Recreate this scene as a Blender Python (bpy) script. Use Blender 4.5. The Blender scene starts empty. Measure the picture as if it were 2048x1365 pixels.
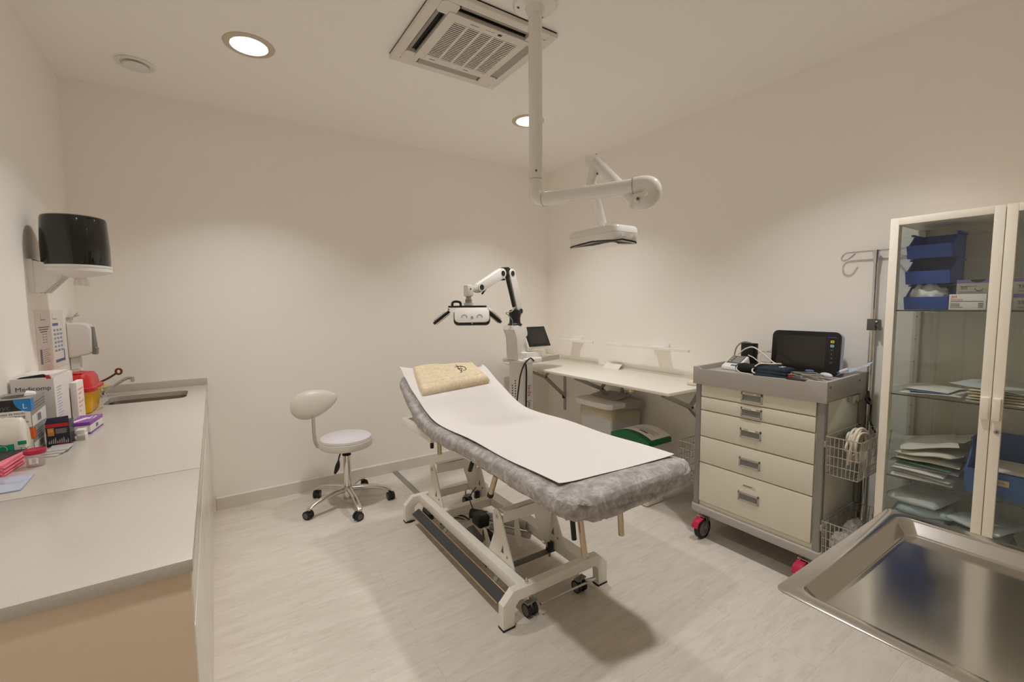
import bpy, bmesh, math, random
from mathutils import Vector, Matrix, noise
random.seed(7)
SC = bpy.context.scene
COL = SC.collection
PI = math.pi

# ------------------------------------------------------------------ materials
def lin(c):
    c = c / 255.0
    return c / 12.92 if c <= 0.04045 else ((c + 0.055) / 1.055) ** 2.4

def rgb(r, g, b):
    return (lin(r), lin(g), lin(b), 1.0)

def base_mat(name):
    m = bpy.data.materials.new(name)
    m.use_nodes = True
    nt = m.node_tree
    return m, nt, nt.nodes['Principled BSDF']

def M(name, col, rough=0.5, metal=0.0, bump=0.0, bscale=200.0, var=0.0, vscale=8.0, trans=0.0, coat=0.0, emit=None, alpha=1.0, spec=0.5, stretch=(1, 1, 1)):
    m, nt, p = base_mat(name)
    c = rgb(*col)
    p.inputs['Base Color'].default_value = c
    p.inputs['Roughness'].default_value = rough
    p.inputs['Metallic'].default_value = metal
    p.inputs['Specular IOR Level'].default_value = spec
    p.inputs['Coat Weight'].default_value = coat
    p.inputs['Transmission Weight'].default_value = trans
    p.inputs['Alpha'].default_value = alpha
    if emit:
        p.inputs['Emission Color'].default_value = (emit[0], emit[1], emit[2], 1)
        p.inputs['Emission Strength'].default_value = emit[3]
    L = nt.links
    if var or bump:
        tc = nt.nodes.new('ShaderNodeTexCoord')
        mp = nt.nodes.new('ShaderNodeMapping')
        mp.inputs['Scale'].default_value = stretch
        L.new(tc.outputs['Object'], mp.inputs['Vector'])
    if var:
        n = nt.nodes.new('ShaderNodeTexNoise')
        n.inputs['Scale'].default_value = vscale
        n.inputs['Detail'].default_value = 4
        L.new(mp.outputs['Vector'], n.inputs['Vector'])
        r = nt.nodes.new('ShaderNodeValToRGB')
        r.color_ramp.elements[0].position = 0.3
        r.color_ramp.elements[1].position = 0.7
        r.color_ramp.elements[0].color = (c[0] * (1 - var), c[1] * (1 - var), c[2] * (1 - var), 1)
        r.color_ramp.elements[1].color = (min(1, c[0] * (1 + var)), min(1, c[1] * (1 + var)), min(1, c[2] * (1 + var)), 1)
        L.new(n.outputs['Fac'], r.inputs['Fac'])
        L.new(r.outputs['Color'], p.inputs['Base Color'])
    if bump:
        n2 = nt.nodes.new('ShaderNodeTexNoise')
        n2.inputs['Scale'].default_value = bscale
        n2.inputs['Detail'].default_value = 3
        L.new(mp.outputs['Vector'], n2.inputs['Vector'])
        b = nt.nodes.new('ShaderNodeBump')
        b.inputs['Strength'].default_value = bump
        b.inputs['Distance'].default_value = 0.002
        L.new(n2.outputs['Fac'], b.inputs['Height'])
        L.new(b.outputs['Normal'], p.inputs['Normal'])
    return m

def floor_material():
    m, nt, p = base_mat('vinyl_planks')
    L = nt.links
    tc = nt.nodes.new('ShaderNodeTexCoord')
    # planks run along x
    br = nt.nodes.new('ShaderNodeTexBrick')
    br.inputs['Scale'].default_value = 1.0
    br.inputs['Brick Width'].default_value = 1.22
    br.inputs['Row Height'].default_value = 0.18
    br.inputs['Mortar Size'].default_value = 0.0012
    br.inputs['Mortar Smooth'].default_value = 0.3
    br.offset = 0.37
    br.inputs['Color1'].default_value = (0.35, 0.35, 0.35, 1)
    br.inputs['Color2'].default_value = (0.65, 0.65, 0.65, 1)
    br.inputs['Mortar'].default_value = (0.1, 0.1, 0.1, 1)
    L.new(tc.outputs['Object'], br.inputs['Vector'])
    mp = nt.nodes.new('ShaderNodeMapping')
    mp.inputs['Scale'].default_value = (2.2, 13.0, 1.0)
    L.new(tc.outputs['Object'], mp.inputs['Vector'])
    addv = nt.nodes.new('ShaderNodeVectorMath')
    addv.operation = 'ADD'
    scl = nt.nodes.new('ShaderNodeVectorMath')
    scl.operation = 'SCALE'
    scl.inputs['Scale'].default_value = 13.0
    L.new(br.outputs['Color'], scl.inputs[0])
    L.new(mp.outputs['Vector'], addv.inputs[0])
    L.new(scl.outputs['Vector'], addv.inputs[1])
    n1 = nt.nodes.new('ShaderNodeTexNoise')
    n1.inputs['Scale'].default_value = 2.4
    n1.inputs['Detail'].default_value = 7
    n1.inputs['Roughness'].default_value = 0.62
    n1.inputs['Distortion'].default_value = 0.7
    L.new(addv.outputs['Vector'], n1.inputs['Vector'])
    r1 = nt.nodes.new('ShaderNodeValToRGB')
    e = r1.color_ramp.elements
    e[0].position = 0.25
    e[0].color = rgb(202, 192, 180)
    e[1].position = 0.72
    e[1].color = rgb(219, 211, 202)
    k = e.new(0.5)
    k.color = rgb(212, 204, 194)
    L.new(n1.outputs['Fac'], r1.inputs['Fac'])
    # thin dark veins
    mp2 = nt.nodes.new('ShaderNodeMapping')
    mp2.inputs['Scale'].default_value = (1.5, 11.0, 1.0)
    L.new(tc.outputs['Object'], mp2.inputs['Vector'])
    n2 = nt.nodes.new('ShaderNodeTexNoise')
    n2.inputs['Scale'].default_value = 2.2
    n2.inputs['Detail'].default_value = 5
    n2.inputs['Distortion'].default_value = 1.0
    L.new(mp2.outputs['Vector'], n2.inputs['Vector'])
    r2 = nt.nodes.new('ShaderNodeValToRGB')
    e = r2.color_ramp.elements
    e[0].position = 0.485
    e[0].color = (1, 1, 1, 1)
    e[1].position = 0.515
    e[1].color = (1, 1, 1, 1)
    k = e.new(0.5)
    k.color = (0.86, 0.83, 0.80, 1)
    L.new(n2.outputs['Fac'], r2.inputs['Fac'])
    mx = nt.nodes.new('ShaderNodeMix')
    mx.data_type = 'RGBA'
    mx.blend_type = 'MULTIPLY'
    mx.inputs['Factor'].default_value = 0.75
    L.new(r1.outputs['Color'], mx.inputs['A'])
    L.new(r2.outputs['Color'], mx.inputs['B'])
    # plank tone and joints
    r3 = nt.nodes.new('ShaderNodeValToRGB')
    e = r3.color_ramp.elements
    e[0].position = 0.1
    e[0].color = (0.80, 0.78, 0.76, 1)
    e[1].position = 0.3
    e[1].color = (0.97, 0.97, 0.97, 1)
    k = e.new(0.7)
    k.color = (1.0, 1.0, 1.0, 1)
    L.new(br.outputs['Color'], r3.inputs['Fac'])
    mx2 = nt.nodes.new('ShaderNodeMix')
    mx2.data_type = 'RGBA'
    mx2.blend_type = 'MULTIPLY'
    mx2.inputs['Factor'].default_value = 0.8
    L.new(mx.outputs['Result'], mx2.inputs['A'])
    L.new(r3.outputs['Color'], mx2.inputs['B'])
    L.new(mx2.outputs['Result'], p.inputs['Base Color'])
    p.inputs['Roughness'].default_value = 0.48
    p.inputs['Specular IOR Level'].default_value = 0.4
    bp = nt.nodes.new('ShaderNodeBump')
    bp.inputs['Strength'].default_value = 0.12
    bp.inputs['Distance'].default_value = 0.002
    L.new(n1.outputs['Fac'], bp.inputs['Height'])
    L.new(bp.outputs['Normal'], p.inputs['Normal'])
    return m

def glass_material():
    m = bpy.data.materials.new('clear_glass')
    m.use_nodes = True
    nt = m.node_tree
    nt.nodes.clear()
    out = nt.nodes.new('ShaderNodeOutputMaterial')
    mix = nt.nodes.new('ShaderNodeMixShader')
    tr = nt.nodes.new('ShaderNodeBsdfTransparent')
    tr.inputs['Color'].default_value = (0.965, 0.985, 0.975, 1)
    gl = nt.nodes.new('ShaderNodeBsdfGlossy')
    gl.inputs['Roughness'].default_value = 0.02
    lw = nt.nodes.new('ShaderNodeLayerWeight')
    lw.inputs['Blend'].default_value = 0.5
    pw = nt.nodes.new('ShaderNodeMath')
    pw.operation = 'POWER'
    pw.inputs[1].default_value = 5.0
    ma = nt.nodes.new('ShaderNodeMath')
    ma.operation = 'MULTIPLY_ADD'
    ma.inputs[1].default_value = 0.9
    ma.inputs[2].default_value = 0.035
    nt.links.new(lw.outputs['Facing'], pw.inputs[0])
    nt.links.new(pw.outputs[0], ma.inputs[0])
    nt.links.new(ma.outputs[0], mix.inputs['Fac'])
    nt.links.new(tr.outputs['BSDF'], mix.inputs[1])
    nt.links.new(gl.outputs['BSDF'], mix.inputs[2])
    nt.links.new(mix.outputs['Shader'], out.inputs['Surface'])
    return m

def film_material(name, col, op, rough=0.3):
    """thin translucent plastic or paper film"""
    m = bpy.data.materials.new(name)
    m.use_nodes = True
    nt = m.node_tree
    p = nt.nodes['Principled BSDF']
    out = nt.nodes['Material Output']
    p.inputs['Base Color'].default_value = rgb(*col)
    p.inputs['Roughness'].default_value = rough
    tr = nt.nodes.new('ShaderNodeBsdfTransparent')
    tr.inputs['Color'].default_value = (0.95, 0.95, 0.95, 1)
    mix = nt.nodes.new('ShaderNodeMixShader')
    mix.inputs['Fac'].default_value = op
    nt.links.new(tr.outputs['BSDF'], mix.inputs[1])
    nt.links.new(p.outputs['BSDF'], mix.inputs[2])
    nt.links.new(mix.outputs['Shader'], out.inputs['Surface'])
    return m

def cover_material():
    """grey non-woven sheet: fibrous cloudy light and dark patches"""
    m, nt, p = base_mat('nonwoven_cover')
    L = nt.links
    tc = nt.nodes.new('ShaderNodeTexCoord')
    n = nt.nodes.new('ShaderNodeTexNoise')
    n.inputs['Scale'].default_value = 24
    n.inputs['Detail'].default_value = 9
    n.inputs['Roughness'].default_value = 0.72
    n.inputs['Distortion'].default_value = 0.6
    L.new(tc.outputs['Object'], n.inputs['Vector'])
    r = nt.nodes.new('ShaderNodeValToRGB')
    e = r.color_ramp.elements
    e[0].position = 0.34
    e[0].color = rgb(134, 128, 124)
    e[1].position = 0.68
    e[1].color = rgb(196, 191, 188)
    k = e.new(0.5)
    k.color = rgb(160, 154, 151)
    L.new(n.outputs['Fac'], r.inputs['Fac'])
    L.new(r.outputs['Color'], p.inputs['Base Color'])
    p.inputs['Roughness'].default_value = 0.62
    n2 = nt.nodes.new('ShaderNodeTexNoise')
    n2.inputs['Scale'].default_value = 42
    n2.inputs['Detail'].default_value = 5
    n2.inputs['Distortion'].default_value = 1.2
    L.new(tc.outputs['Object'], n2.inputs['Vector'])
    b = nt.nodes.new('ShaderNodeBump')
    b.inputs['Strength'].default_value = 0.5
    b.inputs['Distance'].default_value = 0.004
    L.new(n2.outputs['Fac'], b.inputs['Height'])
    L.new(b.outputs['Normal'], p.inputs['Normal'])
    return m

WALL = M('wall_paint', (251, 247, 241), 0.75, bump=0.05, bscale=350)
CEIL = M('ceiling_paint', (251, 248, 244), 0.85)
SKIRT = M('skirting_white', (222, 215, 206), 0.42)
FLOOR = floor_material()
GLASS = glass_material()
COVER = cover_material()
WHITE = M('white_plastic', (232, 229, 224), 0.38)
BARWHITE = M('bar_white', (246, 244, 240), 0.35)
WHITE_GLOSS = M('white_gloss_enamel', (234, 231, 226), 0.14, coat=0.3)
WHITE_METAL = M('white_coated_steel', (232, 228, 219), 0.34)
CREAM = M('cream_coated_steel', (226, 221, 204), 0.40)
CABWHITE = M('cabinet_cream_white', (250, 244, 230), 0.42)
CABBACK = M('cabinet_back_grey', (208, 205, 194), 0.5)
GREYPL = M('grey_plastic', (176, 171, 165), 0.48)
GREYSOAP = M('pump_grey', (132, 130, 124), 0.45)
GREYDK = M('dark_grey_plastic', (96, 94, 90), 0.5)
BRACKET = M('bracket_grey', (172, 170, 166), 0.45)
GREYMET = M('grey_metal', (150, 148, 143), 0.42, 0.35)
STEEL = M('brushed_steel', (205, 203, 199), 0.25, 1.0)
TRAYST = M('tray_satin_steel', (204, 201, 196), 0.13, 1.0)
CHROME = M('chrome', (222, 220, 216), 0.08, 1.0)
ALU = M('polished_aluminium', (214, 212, 208), 0.2, 1.0)
WIRE = M('wire_steel', (196, 193, 184), 0.3, 0.8)
BLACK = M('black_plastic', (22, 22, 22), 0.42)
BLACKGL = M('black_gloss', (14, 14, 13), 0.07, coat=0.4)
RUBBER = M('black_rubber', (30, 30, 30), 0.72)
RUBBERGREY = M('ribbed_tread_rubber', (62, 62, 64), 0.72, bump=0.3, bscale=300)
BRASS = M('golden_trim', (190, 165, 118), 0.35, 0.7)
SCREEN = M('dark_screen', (44, 40, 38), 0.12)
WORKTOP = M('quartz_worktop', (199, 193, 184), 0.2, var=0.06, vscale=420)
CABFRONT = M('cabinet_front_laminate', (228, 222, 212), 0.22)
CABEND = M('cabinet_laminate', (226, 206, 182), 0.22)
LAMINATE = M('white_laminate', (232, 228, 218), 0.35)
PAPER = M('white_paper', (240, 234, 230), 0.75)
COUCHPAPER = M('couch_roll_paper', (222, 217, 214), 0.8, bump=0.08, bscale=60)
PRINTBLUE = M('print_blue', (92, 114, 164), 0.6)
PRINTPALE = M('print_soft_blue', (150, 164, 194), 0.7)
PRINTFAINT = M('print_faint', (176, 170, 164), 0.7)
PRINTGREY = M('print_grey', (128, 122, 116), 0.7)
PRINTDARK = M('print_dark', (52, 50, 52), 0.7)
NAVYTXT = M('print_navy', (48, 52, 92), 0.6)
TOWEL = M('beige_terry', (222, 206, 176), 0.95, bump=1.0, bscale=220, var=0.10, vscale=60)
TOWELEDGE = M('beige_terry_border', (210, 192, 160), 0.9)
THREAD = M('black_thread', (34, 28, 24), 0.8)
LEATHER = M('cream_leatherette', (218, 212, 202), 0.36)
LILAC = M('white_leatherette', (216, 212, 216), 0.4)
RED = M('red_plastic', (206, 42, 44), 0.35)
YELLOW = M('yellow_plastic', (232, 178, 14), 0.4)
PINKRED = M('raspberry_plastic', (182, 30, 68), 0.4)
GREEN = M('green_plastic', (10, 108, 62), 0.42)
TEALPRINT = M('teal_print', (12, 152, 112), 0.5)
BLUEBIN = M('blue_bin_plastic', (34, 84, 180), 0.4)
BLUEBRIGHT = M('blue_print', (28, 132, 206), 0.45)
CYANBTN = M('cyan_button', (150, 210, 228), 0.4)
YELBTN = M('yellow_button', (228, 210, 20), 0.4)
ORANGE = M('orange_print', (226, 104, 26), 0.5)
PURPLE = M('purple_print', (142, 74, 172), 0.45)
LAVENDER = M('lavender_print', (118, 96, 150), 0.5)
BOXWHITE = M('box_board_white', (232, 228, 226), 0.5)
BOXGREY = M('box_board_grey', (150, 148, 146), 0.45)
BOXBLACK = M('box_board_black', (30, 30, 30), 0.5)
BOXNAVY = M('box_board_navy', (26, 28, 48), 0.35)
BOXRED = M('box_board_red', (190, 34, 40), 0.4)
BOXSUTURE = M('box_board_stone', (170, 162, 150), 0.5)
OLIVE = M('olive_brown_card', (84, 70, 40), 0.6)
PINK = M('pink_tissue', (236, 130, 146), 0.8)
BROWN_REFLECTION = M('lever_brown_reflection', (120, 66, 30), 0.35, 0.2)  # chrome lever: the brown it reflects is put into its colour
CLEARPL = film_material('clear_plastic', (225, 218, 216), 0.28, 0.1)
BAGFILM = film_material('clear_bag_film', (225, 222, 216), 0.45, 0.2)
LINER = film_material('bin_liner_film', (222, 208, 176), 0.6, 0.35)
BLUEFILM = film_material('pale_blue_film', (206, 216, 236), 0.75, 0.25)
POUCH = M('sterile_pouch_white', (234, 231, 222), 0.36)
POUCHBLUE = M('sterile_pouch_blue', (204, 210, 210), 0.4)
POUCHTEAL = M('sterile_wrap_teal', (160, 178, 182), 0.42)
POUCHGREEN = M('sterile_pouch_green_edge', (96, 142, 120), 0.45)
CABLEWHITE = M('cable_cream', (226, 218, 200), 0.45)
CABLEGREY = M('cable_grey', (150, 146, 136), 0.45)
CUFFTEAL = M('cuff_dark_teal', (30, 42, 52), 0.85)
CUFFBLACK = M('cuff_black', (20, 19, 20), 0.85)
LAMPGLOW = M('lamp_diffuser_glow', (255, 255, 255), 0.5, emit=(0.97, 0.975, 1.0, 22.0))
REFLECT = M('lamp_reflector', (236, 236, 238), 0.35, 0.0)
TRIMRING = M('downlight_trim', (206, 194, 172), 0.35, 0.3)

# ------------------------------------------------------------------ mesh builder
def frame_from_dir(d):
    d = d.normalized()
    up = Vector((0, 0, 1)) if abs(d.z) < 0.95 else Vector((1, 0, 0))
    a = d.cross(up).normalized()
    b = a.cross(d).normalized()
    return a, b

class MB:
    def __init__(self):
        self.bm = bmesh.new()
        self.mats = []

    def mi(self, mat):
        if mat not in self.mats:
            self.mats.append(mat)
        return self.mats.index(mat)

    def _fin(self, faces, mat):
        i = self.mi(mat)
        for f in faces:
            f.material_index = i

    def hexa(self, pts, mat, bev=0.0, seg=2):
        vs = [self.bm.verts.new(p) for p in pts]
        idx = [(3, 2, 1, 0), (4, 5, 6, 7), (0, 1, 5, 4), (1, 2, 6, 5), (2, 3, 7, 6), (3, 0, 4, 7)]
        fs = [self.bm.faces.new([vs[k] for k in q]) for q in idx]
        self._fin(fs, mat)
        if bev > 0:
            self._bevel(fs, bev, seg, mat)
        return self

    def _bevel(self, fs, bev, seg, mat):
        es = list({e for f in fs for e in f.edges})
        r = bmesh.ops.bevel(self.bm, geom=es, offset=bev, segments=seg, affect='EDGES', profile=0.6)
        self._fin(r['faces'], mat)

    def box(self, x0, x1, y0, y1, z0, z1, mat, bev=0.0, seg=2):
        return self.hexa([(x0, y0, z0), (x1, y0, z0), (x1, y1, z0), (x0, y1, z0), (x0, y0, z1), (x1, y0, z1), (x1, y1, z1), (x0, y1, z1)], mat, bev, seg)

    def obox(self, c, size, mat, rot=None, bev=0.0, seg=2):
        c = Vector(c)
        R_ = rot if rot else Matrix.Identity(3)
        sx, sy, sz = size[0] / 2, size[1] / 2, size[2] / 2
        pts = [(-sx, -sy, -sz), (sx, -sy, -sz), (sx, sy, -sz), (-sx, sy, -sz), (-sx, -sy, sz), (sx, -sy, sz), (sx, sy, sz), (-sx, sy, sz)]
        return self.hexa([c + R_ @ Vector(p) for p in pts], mat, bev, seg)

    def beam(self, p0, p1, w, h, mat, bev=0.0, up=None):
        """box along p0-p1, w across, h in the 'up' sense"""
        p0, p1 = Vector(p0), Vector(p1)
        d = (p1 - p0)
        L_ = d.length
        d.normalize()
        u = Vector(up) if up else (Vector((0, 0, 1)) if abs(d.z) < 0.95 else Vector((0, 1, 0)))
        a = d.cross(u).normalized()
        b = a.cross(d).normalized()
        R_ = Matrix((d, a, b)).transposed()
        return self.obox((p0 + p1) / 2, (L_, w, h), mat, R_, bev)

    def cyl(self, p0, p1, r0, mat, r1=None, n=20, cap=True):
        r1 = r0 if r1 is None else r1
        p0, p1 = Vector(p0), Vector(p1)
        a, b = frame_from_dir(p1 - p0)
        A = [self.bm.verts.new(p0 + (a * math.cos(2 * PI * k / n) + b * math.sin(2 * PI * k / n)) * r0) for k in range(n)]
        B = [self.bm.verts.new(p1 + (a * math.cos(2 * PI * k / n) + b * math.sin(2 * PI * k / n)) * r1) for k in range(n)]
        fs = [self.bm.faces.new((A[k], A[(k + 1) % n], B[(k + 1) % n], B[k])) for k in range(n)]
        if cap:
            fs.append(self.bm.faces.new(A[::-1]))
            fs.append(self.bm.faces.new(B))
        self._fin(fs, mat)
        return self

    def tube(self, pts, r, mat, n=8, closed=False, cap=True):
        P = [Vector(p) for p in pts]
        m = len(P)
        rs = r if isinstance(r, (list, tuple)) else [r] * m
        tang = []
        for i in range(m):
            if closed:
                t = P[(i + 1) % m] - P[i - 1]
            else:
                t = P[min(i + 1, m - 1)] - P[max(i - 1, 0)]
            tang.append(t.normalized() if t.length > 1e-9 else Vector((0, 0, 1)))
        a, b = frame_from_dir(tang[0])
        rings = []
        for i in range(m):
            t = tang[i]
            a = (a - t * a.dot(t))
            a = a.normalized() if a.length > 1e-6 else frame_from_dir(t)[0]
            b = t.cross(a)
            rings.append([self.bm.verts.new(P[i] + (a * math.cos(2 * PI * k / n) + b * math.sin(2 * PI * k / n)) * rs[i]) for k in range(n)])
        fs = []
        for i in range(m if closed else m - 1):
            A, B = rings[i], rings[(i + 1) % m]
            for k in range(n):
                fs.append(self.bm.faces.new((A[k], A[(k + 1) % n], B[(k + 1) % n], B[k])))
        if cap and not closed:
            fs.append(self.bm.faces.new(rings[0][::-1]))
            fs.append(self.bm.faces.new(rings[-1]))
        self._fin(fs, mat)
        return self

    def lathe(self, prof, c, mat, n=36, axis=(0, 0, 1), mats=None):
        """prof: (radius, height) along axis from c"""
        c = Vector(c)
        ax = Vector(axis).normalized()
        a, b = frame_from_dir(ax)
        rings = []
        for (r, z) in prof:
            if r < 1e-6:
                rings.append([self.bm.verts.new(c + ax * z)])
            else:
                rings.append([self.bm.verts.new(c + ax * z + (a * math.cos(2 * PI * k / n) + b * math.sin(2 * PI * k / n)) * r) for k in range(n)])
        for i in range(len(rings) - 1):
            A, B = rings[i], rings[i + 1]
            mt = mats[i] if mats else mat
            fs = []
            for k in range(n):
                k2 = (k + 1) % n
                if len(A) == 1 and len(B) == 1:
                    continue
                if len(A) == 1:
                    fs.append(self.bm.faces.new((A[0], B[k2], B[k])))
                elif len(B) == 1:
                    fs.append(self.bm.faces.new((A[k], A[k2], B[0])))
                else:
                    fs.append(self.bm.faces.new((A[k], A[k2], B[k2], B[k])))
            self._fin(fs, mt)
        return self

    def prism(self, poly, axis, a0, a1, mat, bev=0.0, seg=2):
        """extrude polygon; axis 'x': poly=(y,z); 'y': (x,z); 'z': (x,y)"""
        def p3(q, t):
            return (t, q[0], q[1]) if axis == 'x' else (q[0], t, q[1]) if axis == 'y' else (q[0], q[1], t)
        A = [self.bm.verts.new(p3(q, a0)) for q in poly]
        B = [self.bm.verts.new(p3(q, a1)) for q in poly]
        n = len(poly)
        fs = [self.bm.faces.new((A[k], A[(k + 1) % n], B[(k + 1) % n], B[k])) for k in range(n)]
        fs.append(self.bm.faces.new(A[::-1]))
        fs.append(self.bm.faces.new(B))
        self._fin(fs, mat)
        if bev > 0:
            es = list({e for f in fs[-2:] for e in f.edges})
            r = bmesh.ops.bevel(self.bm, geom=es, offset=bev, segments=seg, affect='EDGES', profile=0.6)
            self._fin(r['faces'], mat)
        return self

    def ell(self, c, r, mat, rot=None, nu=24, nv=14, shape=None):
        c = Vector(c)
        R_ = rot if rot else Matrix.Identity(3)
        rings = []
        for j in range(nv + 1):
            th = PI * j / nv
            if j in (0, nv):
                p = Vector((0, 0, math.cos(th)))
                q = shape(p) if shape else p
                rings.append([self.bm.verts.new(c + R_ @ Vector((q.x * r[0], q.y * r[1], q.z * r[2])))])
            else:
                ring = []
                for k in range(nu):
                    ph = 2 * PI * k / nu
                    p = Vector((math.sin(th) * math.cos(ph), math.sin(th) * math.sin(ph), math.cos(th)))
                    q = shape(p) if shape else p
                    ring.append(self.bm.verts.new(c + R_ @ Vector((q.x * r[0], q.y * r[1], q.z * r[2]))))
                rings.append(ring)
        fs = []
        for j in range(nv):
            A, B = rings[j], rings[j + 1]
            for k in range(nu):
                k2 = (k + 1) % nu
                if len(A) == 1:
                    fs.append(self.bm.faces.new((A[0], B[k], B[k2])))
                elif len(B) == 1:
                    fs.append(self.bm.faces.new((A[k], B[0], A[k2])))
                else:
                    fs.append(self.bm.faces.new((A[k], B[k], B[k2], A[k2])))
        self._fin(fs, mat)
        return self

    def grid(self, f, nu, nv, mat, thick=None):
        """surface f(u,v); with thick (a function or number) it becomes a closed slab below it"""
        T = [[self.bm.verts.new(f(i / nu, j / nv)) for j in range(nv + 1)] for i in range(nu + 1)]
        fs = []
        for i in range(nu):
            for j in range(nv):
                fs.append(self.bm.faces.new((T[i][j], T[i + 1][j], T[i + 1][j + 1], T[i][j + 1])))
        if thick is not None:
            B = []
            for i in range(nu + 1):
                row = []
                for j in range(nv + 1):
                    off = thick(i / nu, j / nv) if callable(thick) else Vector((0, 0, -thick))
                    row.append(self.bm.verts.new(T[i][j].co + off))
                B.append(row)
            for i in range(nu):
                for j in range(nv):
                    fs.append(self.bm.faces.new((B[i][j], B[i][j + 1], B[i + 1][j + 1], B[i + 1][j])))
            for i in range(nu):
                fs.append(self.bm.faces.new((T[i][0], B[i][0], B[i + 1][0], T[i + 1][0])))
                fs.append(self.bm.faces.new((T[i][nv], T[i + 1][nv], B[i + 1][nv], B[i][nv])))
            for j in range(nv):
                fs.append(self.bm.faces.new((T[0][j], T[0][j + 1], B[0][j + 1], B[0][j])))
                fs.append(self.bm.faces.new((T[nu][j], B[nu][j], B[nu][j + 1], T[nu][j + 1])))
        self._fin(fs, mat)
        return self

    def text(self, s, o, right, up, size, mat, align='LEFT', squash=1.0):
        """flat printed lettering: origin o, reading direction right, letter-up direction up"""
        cu = bpy.data.curves.new('t', 'FONT')
        cu.body = s
        cu.size = size
        cu.align_x = align
        cu.resolution_u = 3
        ob = bpy.data.objects.new('t', cu)
        COL.objects.link(ob)
        dg = bpy.context.evaluated_depsgraph_get()
        me = bpy.data.meshes.new_from_object(ob.evaluated_get(dg))
        r, u = Vector(right).normalized(), Vector(up).normalized()
        o = Vector(o)
        vs = [self.bm.verts.new(o + r * v.co.x * squash + u * v.co.y) for v in me.vertices]
        fs = []
        for pl in me.polygons:
            try:
                fs.append(self.bm.faces.new([vs[k] for k in pl.vertices]))
            except ValueError:
                pass
        self._fin(fs, mat)
        bpy.data.objects.remove(ob)
        bpy.data.meshes.remove(me)
        bpy.data.curves.remove(cu)
        return self

    def quad(self, pts, mat):
        f = self.bm.faces.new([self.bm.verts.new(p) for p in pts])
        self._fin([f], mat)
        return self

    def build(self, name, parent=None, local=False, origin=None, smooth=40.0, recalc=True):
        bm = self.bm
        if recalc:
            bmesh.ops.recalc_face_normals(bm, faces=bm.faces)
        me = bpy.data.meshes.new(name)
        root = parent
        while root is not None and root.parent is not None:
            root = root.parent
        loc = None
        if root is not None:
            if not local:
                Mx = (Matrix.Translation(root.location) @ root.rotation_euler.to_matrix().to_4x4()).inverted()
                bm.transform(Mx)
        else:
            if origin is None:
                xs = [v.co.x for v in bm.verts]
                ys = [v.co.y for v in bm.verts]
                zs = [v.co.z for v in bm.verts]
                origin = ((min(xs) + max(xs)) / 2, (min(ys) + max(ys)) / 2, min(zs))
            loc = Vector(origin)
            bm.transform(Matrix.Translation(-loc))
        bm.to_mesh(me)
        bm.free()
        for m in self.mats:
            me.materials.append(m)
        if smooth:
            me.polygons.foreach_set('use_smooth', [True] * len(me.polygons))
            me.set_sharp_from_angle(angle=math.radians(smooth))
        o = bpy.data.objects.new(name, me)
        COL.objects.link(o)
        if parent is not None:
            o.parent = parent
        elif loc is not None:
            o.location = loc
        return o

def tag(o, label, cat, group=None, kind=None):
    o['label'] = label
    o['category'] = cat
    if group:
        o['group'] = group
    if kind:
        o['kind'] = kind
    return o

def thing(name, label, cat, loc, rotz=0.0, group=None):
    o = bpy.data.objects.new(name, None)
    o.empty_display_size = 0.05
    o.location = loc
    o.rotation_euler = (0, 0, rotz)
    COL.objects.link(o)
    return tag(o, label, cat, group)

def struct(o):
    o['kind'] = 'structure'
    return o

def copy_tree(o, parent=None):
    c = o.copy()
    COL.objects.link(c)
    c.parent = parent
    for ch in list(o.children):
        copy_tree(ch, c)
    return c

def crv(pts, n=8, closed=False):
    """Catmull-Rom through the points"""
    P = [Vector(p) for p in pts]
    m = len(P)
    out = []
    for i in range(m if closed else m - 1):
        p0 = P[(i - 1) % m] if closed or i > 0 else P[0] * 2 - P[1]
        p1, p2 = P[i], P[(i + 1) % m]
        p3 = P[(i + 2) % m] if closed or i + 2 < m else P[-1] * 2 - P[-2]
        for k in range(n):
            t = k / n
            out.append(0.5 * ((2 * p1) + (p2 - p0) * t + (2 * p0 - 5 * p1 + 4 * p2 - p3) * t * t + (3 * p1 - p0 - 3 * p2 + p3) * t ** 3))
    if not closed:
        out.append(P[-1])
    return out

def rrect(x0, x1, y0, y1, r, n=5):
    pts = []
    for (cx, cy, a0) in ((x1 - r, y1 - r, 0), (x0 + r, y1 - r, 90), (x0 + r, y0 + r, 180), (x1 - r, y0 + r, 270)):
        for k in range(n + 1):
            a = math.radians(a0 + 90 * k / n)
            pts.append((cx + r * math.cos(a), cy + r * math.sin(a)))
    return pts

def rotz(a):
    return Matrix.Rotation(a, 3, 'Z')

# ------------------------------------------------------------------ room shell
XL, XR, YB, YF, HC = -0.683, 2.919, 3.689, -1.55, 2.764
SPREAD, POWER = 104.0, 7.3
LIGHTS = [(0.224, 2.745), (1.985, 2.745), (0.224, 0.92), (1.985, 0.92)]

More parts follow.
